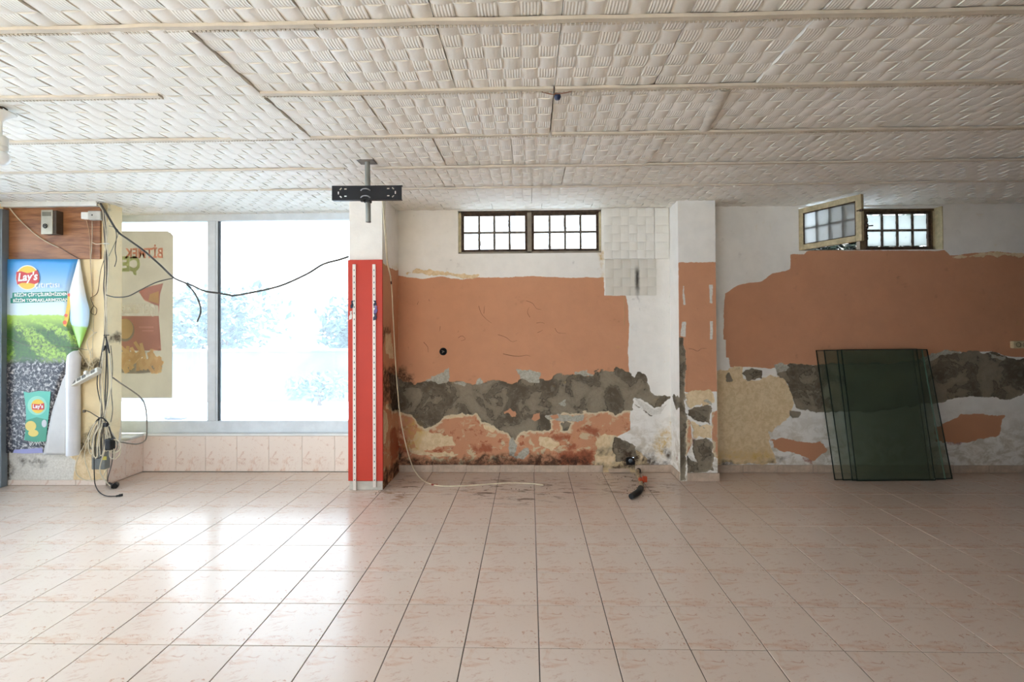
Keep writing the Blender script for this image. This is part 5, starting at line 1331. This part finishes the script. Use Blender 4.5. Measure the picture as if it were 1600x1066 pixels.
# long white cable in the alcove
wc = [on_y(597, 313, 4.3), on_x(601, 340, -1.278), on_x(603, 372, -1.275), on_x(605, 405, -1.27), on_x(610, 432, -1.27), on_x(611.5, 441, -1.27), on_x(612, 450, -1.27), on_x(615, 500, -1.272), on_x(618, 560, -1.27), on_x(623, 640, -1.265)]
P = [on_x(597.5, 313, -1.262), on_x(600, 345, -1.262), on_x(602, 372, -1.262), on_x(605, 410, -1.262), on_y(611, 440, 4.40), on_y(614.5, 500, 4.44), on_y(617.5, 560, 4.48), on_y(621, 610, 4.50), on_y(626, 655, 4.52), on_y(634, 695, 4.52), on_z(645, 730, .06), on_z(658, 748, .01), on_z(672, 756, .006), on_z(690, 759.5, .006), on_z(730, 759, .006), on_z(790, 755, .006), on_z(825, 755.5, .006), on_z(849, 758, .006)]
wco = empty('long_cable', tuple(P[-1]), 'long white cable hanging down the alcove corner and trailing over the floor', 'cable')
MB().tube(P, .0054, 7).build('sheath', mat('old_white_cable', (240, 228, 200), .5), wco)
c = P[4]; MB().tube([c + Vector((0, 0, .02)), c, c + Vector((.003, 0, -.025))], .0062, 7).build('dark_joint', mat('dark_tape', (66, 48, 52), .6), wco)
c = on_z(679, 757.8, .007); MB().tube([c + Vector((-.03, .008, 0)), c + Vector((.03, -.006, 0))], .0066, 7, smooth_path=False).build('red_tape', mat('red_tape', (150, 52, 40), .5), wco)
tag(MB().tube([on_x(601.5, 314, -1.28), on_x(602, 345, -1.278), on_x(604.5, 376, -1.276), on_x(606, 408, -1.275), on_x(611, 433, -1.275)], .003, 6).build('thin_wire', M_cable_w, None, on_x(611, 433, -1.275)), 'thin pale wire on the side of the red column above the stain', 'wire')
tag(MB().tube([on_y(975, 462, YB - .006), on_y(976, 485, YB - .006), on_y(975.5, 509, YB - .006)], .0022, 5).build('thin_wire', mat('straw_wire', (206, 174, 124), .6), None, on_y(975.5, 509, YB)), 'short straw-coloured wire hanging below the scorched foam tile', 'wire')

# ------------------------------------------------------------------ wall fittings
c = on_y(692.5, 549.5, YB)
wbx = empty('wall_box', (c.x, YB, c.z), 'open black round flush box in the orange alcove wall', 'wall box')
b = MB(); b.lathe([(.031, -.004), (.037, -.005), (.038, .004)], (c.x, YB, c.z), 22, 0, 'Y'); b.lathe([(.0005, .002), (.031, .001), (.031, -.004)], (c.x, YB - .002, c.z), 22, 0, 'Y'); b.build('rim', M_blackp, wbx)
b = MB(); b.tube([(c.x - .012, YB - .004, c.z + .01), (c.x + .002, YB - .016, c.z), (c.x - .008, YB - .005, c.z - .012)], .004, 6); b.tube([(c.x + .004, YB - .004, c.z + .006), (c.x + .012, YB - .012, c.z - .004)], .0035, 6); b.build('wire_end', M_cable_g, wbx)
a, d = on_y(1583, 544.5, YB - .03), on_y(1606, 533, YB - .03)
sk = empty('wall_socket', (a.x, YB, a.z), 'cream double wall socket at the right edge of the orange wall', 'socket')
MB().cbox((a.x, YB - .035, a.z), (d.x, YB + .004, d.z), .008).build('body', M_cream_paint, sk)
for k in range(2):
    cx = a.x + .045 + k * .062; MB().lathe([(.0005, .004), (.018, .004), (.02, -.002), (.024, -.002)], (cx, YB - .0355, (a.z + d.z) / 2), 18, 0, 'Y').build('socket_well', mat('brown_socket_well', (96, 78, 56), .6), sk)

# drain opening through the wall, and the old hose on the floor
b = MB(); b.lathe([(HOLE[2], -.012), (HOLE[2] + .004, -.012), (HOLE[2] + .004, .125), (HOLE[2], .125), (HOLE[2], -.012)], (HOLE[0], YB, HOLE[1]), 20, 0, 'Y')
n_ = 20
ring = [(HOLE[0] + (HOLE[2] + .002) * math.cos(2 * math.pi * k / n_), HOLE[1] + (HOLE[2] + .002) * math.sin(2 * math.pi * k / n_)) for k in range(n_)]
rim_ = [(HOLE[0] + x, HOLE[1] + z) for x, z in ((-.038, -.04), (.0, -.042), (.04, -.04), (.046, -.005), (.034, .026), (.0, .034), (-.036, .03), (-.046, .0))]
b.plate(rim_, [ring], YB - .005, YB + .006)
tag(b.build('drain_pipe', mat('dark_drain_pipe', (20, 16, 15), .8), None, (HOLE[0], YB, HOLE[1])), 'dark drain pipe opening through the foot of the wall with daylight behind', 'pipe')
hs = empty('drain_hose', tuple(on_z(990, 775, 0)), 'dirty bent drain hose lying on the floor below the drain opening', 'hose')
hp = [on_z(x, y, .022) for x, y in ((997, 732), (996, 740), (1000, 749), (1002, 757), (1001, 764))]
MB().tube(hp, .0185, 12).build('hose', mat('dirty_beige_hose', (186, 166, 134), .6, var=.25, scale=30), hs)
MB().tube([on_z(x, y, .022) for x, y in ((996.5, 728), (998, 731), (997.5, 736))], .023, 12).build('collar', mat('dark_rubber_collar', (58, 46, 40), .7), hs)
MB().tube([on_z(x, y, .024) for x, y in ((1001, 763), (998, 768), (992, 772), (986, 776))], lambda t_: .026 - .004 * t_, 12).build('black_end', M_blackp, hs)
b = MB(); c = on_z(1002, 753, .022); b.tube([c + Vector((0, -.03, .012)), c + Vector((0, .03, .012))], .021, 12, smooth_path=False); b.cbox((c.x + .01, c.y - .02, c.z), (c.x + .05, c.y + .012, c.z + .05), .006); b.build('orange_clip', mat('orange_red_clip', (196, 78, 40), .5), hs)
fg0, fg1 = on_z(951, 739, 0), on_z(984, 739, 0)
Mf = Matrix.Translation((fg0.x, fg0.y - .02, .008)) @ Matrix.Rotation(.42, 4, 'X')
fgo = MB().cbox((0, 0, 0), (fg1.x - fg0.x, .05, .009), .002, 0, Mf).build('tile_fragment', M_base, None, (fg0.x, fg0.y, 0)); tag(fgo, 'broken strip of baseboard tile fallen at the wall foot by the drain', 'tile fragment')
db = MB(); rd = random.Random(9)
for k in range(90):
    q = rd.choice([(990, 765, 26, 14), (840, 765, 60, 14), (600, 770, 22, 16), (960, 745, 40, 5)]); p = on_z(q[0] + rd.gauss(0, q[2] * .6), max(741, q[1] + rd.gauss(0, q[3] * .5)), 0)
    s = rd.uniform(.002, .007); db.add([(p.x - s, p.y - s, .0), (p.x + s, p.y - s * .6, .0), (p.x, p.y + s, .0), (p.x, p.y, s * .9)], [(0, 1, 3), (1, 2, 3), (2, 0, 3), (2, 1, 0)])
tag(db.build('plaster_crumbs', mat('dark_crumbs', (78, 62, 52), .9), None, on_z(900, 760, 0)), 'scattered dark plaster crumbs on the tiles along the alcove', 'debris', None, 'stuff')

# ------------------------------------------------------------------ glass sheets leaning on the right wall
t = NT('green_glass'); t.n.remove(t.b)
tr = t.new('ShaderNodeBsdfTransparent'); tr.inputs[0].default_value = (.965, .978, .958, 1)
gl = t.new('ShaderNodeBsdfGlossy'); gl.inputs['Roughness'].default_value = .12; gl.inputs['Color'].default_value = (.8, .9, .85, 1)
fr = t.new('ShaderNodeFresnel'); fr.inputs['IOR'].default_value = 1.5; mx = t.new('ShaderNodeMixShader')
t.l.new(fr.outputs[0], mx.inputs[0]); t.l.new(tr.outputs[0], mx.inputs[1]); t.l.new(gl.outputs[0], mx.inputs[2])
df = t.new('ShaderNodeBsdfDiffuse'); df.inputs[0].default_value = lin(148, 160, 134); m2 = t.new('ShaderNodeMixShader'); m2.inputs[0].default_value = .10
t.l.new(mx.outputs[0], m2.inputs[1]); t.l.new(df.outputs[0], m2.inputs[2]); t.l.new(m2.outputs[0], t.out.inputs['Surface']); M_gg = t.m
M_ge = mat('dark_green_glass_edge', (22, 34, 28), .3, var=.2); M_gl = mat('light_green_glass_edge', (112, 142, 126), .25)
BL, BR, TL, TR_ = Vector((2.764, 4.50, .003)), Vector((3.846, 4.535, .003)), Vector((2.728, 4.702, 1.172)), Vector((3.783, 4.718, 1.176))


def glass_sheet(sb0, sb1, st0, st1, off, label, edge_mats):
    nrm = (BR - BL).cross(TL - BL).normalized(); nrm = nrm if nrm.y < 0 else -nrm; th = .006
    c = [BL.lerp(BR, sb0), BL.lerp(BR, sb1), TL.lerp(TR_, st1), TL.lerp(TR_, st0)]; c = [p + nrm * off for p in c]
    for p in (c[0], c[1]): p.z = .003
    o = empty('glass_sheet', tuple(c[0].lerp(c[1], .5)), label, 'glass sheet', 'glass sheets leaning on the right wall')
    f = c; k = [p - nrm * th for p in c]
    b = MB(); b.add(f + k, [(0, 1, 2, 3), (7, 6, 5, 4)]); b.build('pane', M_gg, o)
    e = MB()
    for i, w in ((0, .007), (1, .007), (2, .007), (3, .007)):
        p, q = f[i], f[(i + 1) % 4]; cen = (c[0] + c[1] + c[2] + c[3]) / 4
        inn = ((cen - (p + q) / 2) - (q - p).normalized() * (cen - (p + q) / 2).dot((q - p).normalized())).normalized() * w
        vs = [p, q, q + inn, p + inn]; vs2 = [v - nrm * th for v in vs]; vs = [v + nrm * .0006 for v in vs]
        e.add(vs + vs2, [(0, 1, 2, 3), (7, 6, 5, 4), (0, 4, 5, 1), (1, 5, 6, 2), (2, 6, 7, 3), (3, 7, 4, 0)], edge_mats[i])
    e.build('edge', [M_ge, M_gl], o)
    return o


glass_sheet(0, 1, 0, 1, .000, 'widest green glass sheet, rearmost of the stack leaning on the wall', (0, 0, 0, 0))
glass_sheet(.06, .93, .062, .945, .014, 'second green glass sheet from the wall in the leaning stack', (0, 1, 0, 0))
glass_sheet(.13, .79, .17, .85, .028, 'third green glass sheet from the wall in the leaning stack', (0, 0, 0, 0))
glass_sheet(.16, .82, .20, .875, .042, 'front green glass sheet of the leaning stack', (0, 0, 0, 0))

# dirt strands and scratches on the orange paint
ds = MB(); rd = random.Random(4)
for pts in ([(748, 478), (752, 490), (760, 499), (768, 505)], [(756, 490), (757, 478)], [(822, 470), (832, 474), (838, 482), (846, 484)], [(828, 496), (824, 488), (827, 480)], [(652, 476), (654, 471)], [(670, 468), (671, 471)], [(786, 553), (800, 556), (812, 557), (822, 555), (829, 557)], [(662, 535), (668, 542), (669, 551)], [(688, 510), (687, 518)], [(716, 528), (722, 525), (727, 530), (720, 533)], [(778, 523), (790, 527), (800, 534), (808, 532)], [(838, 505), (846, 504), (851, 506)], [(840, 520), (848, 516)], [(867, 513), (872, 520), (884, 521)], [(1076, 545), (1083, 546), (1090, 549), (1096, 545), (1104, 545)]):
    yy = YB - .004 if pts[0][0] < 1050 else DY - .003
    ds.tube([on_y(x, y, yy) for x, y in pts], lambda t_: .0022 - .0012 * t_, 4, sub=4, cap=False)
tag(ds.build('dirt_strand', mat('brown_dirt', (104, 62, 42), .9), wall_back), kind='stuff')
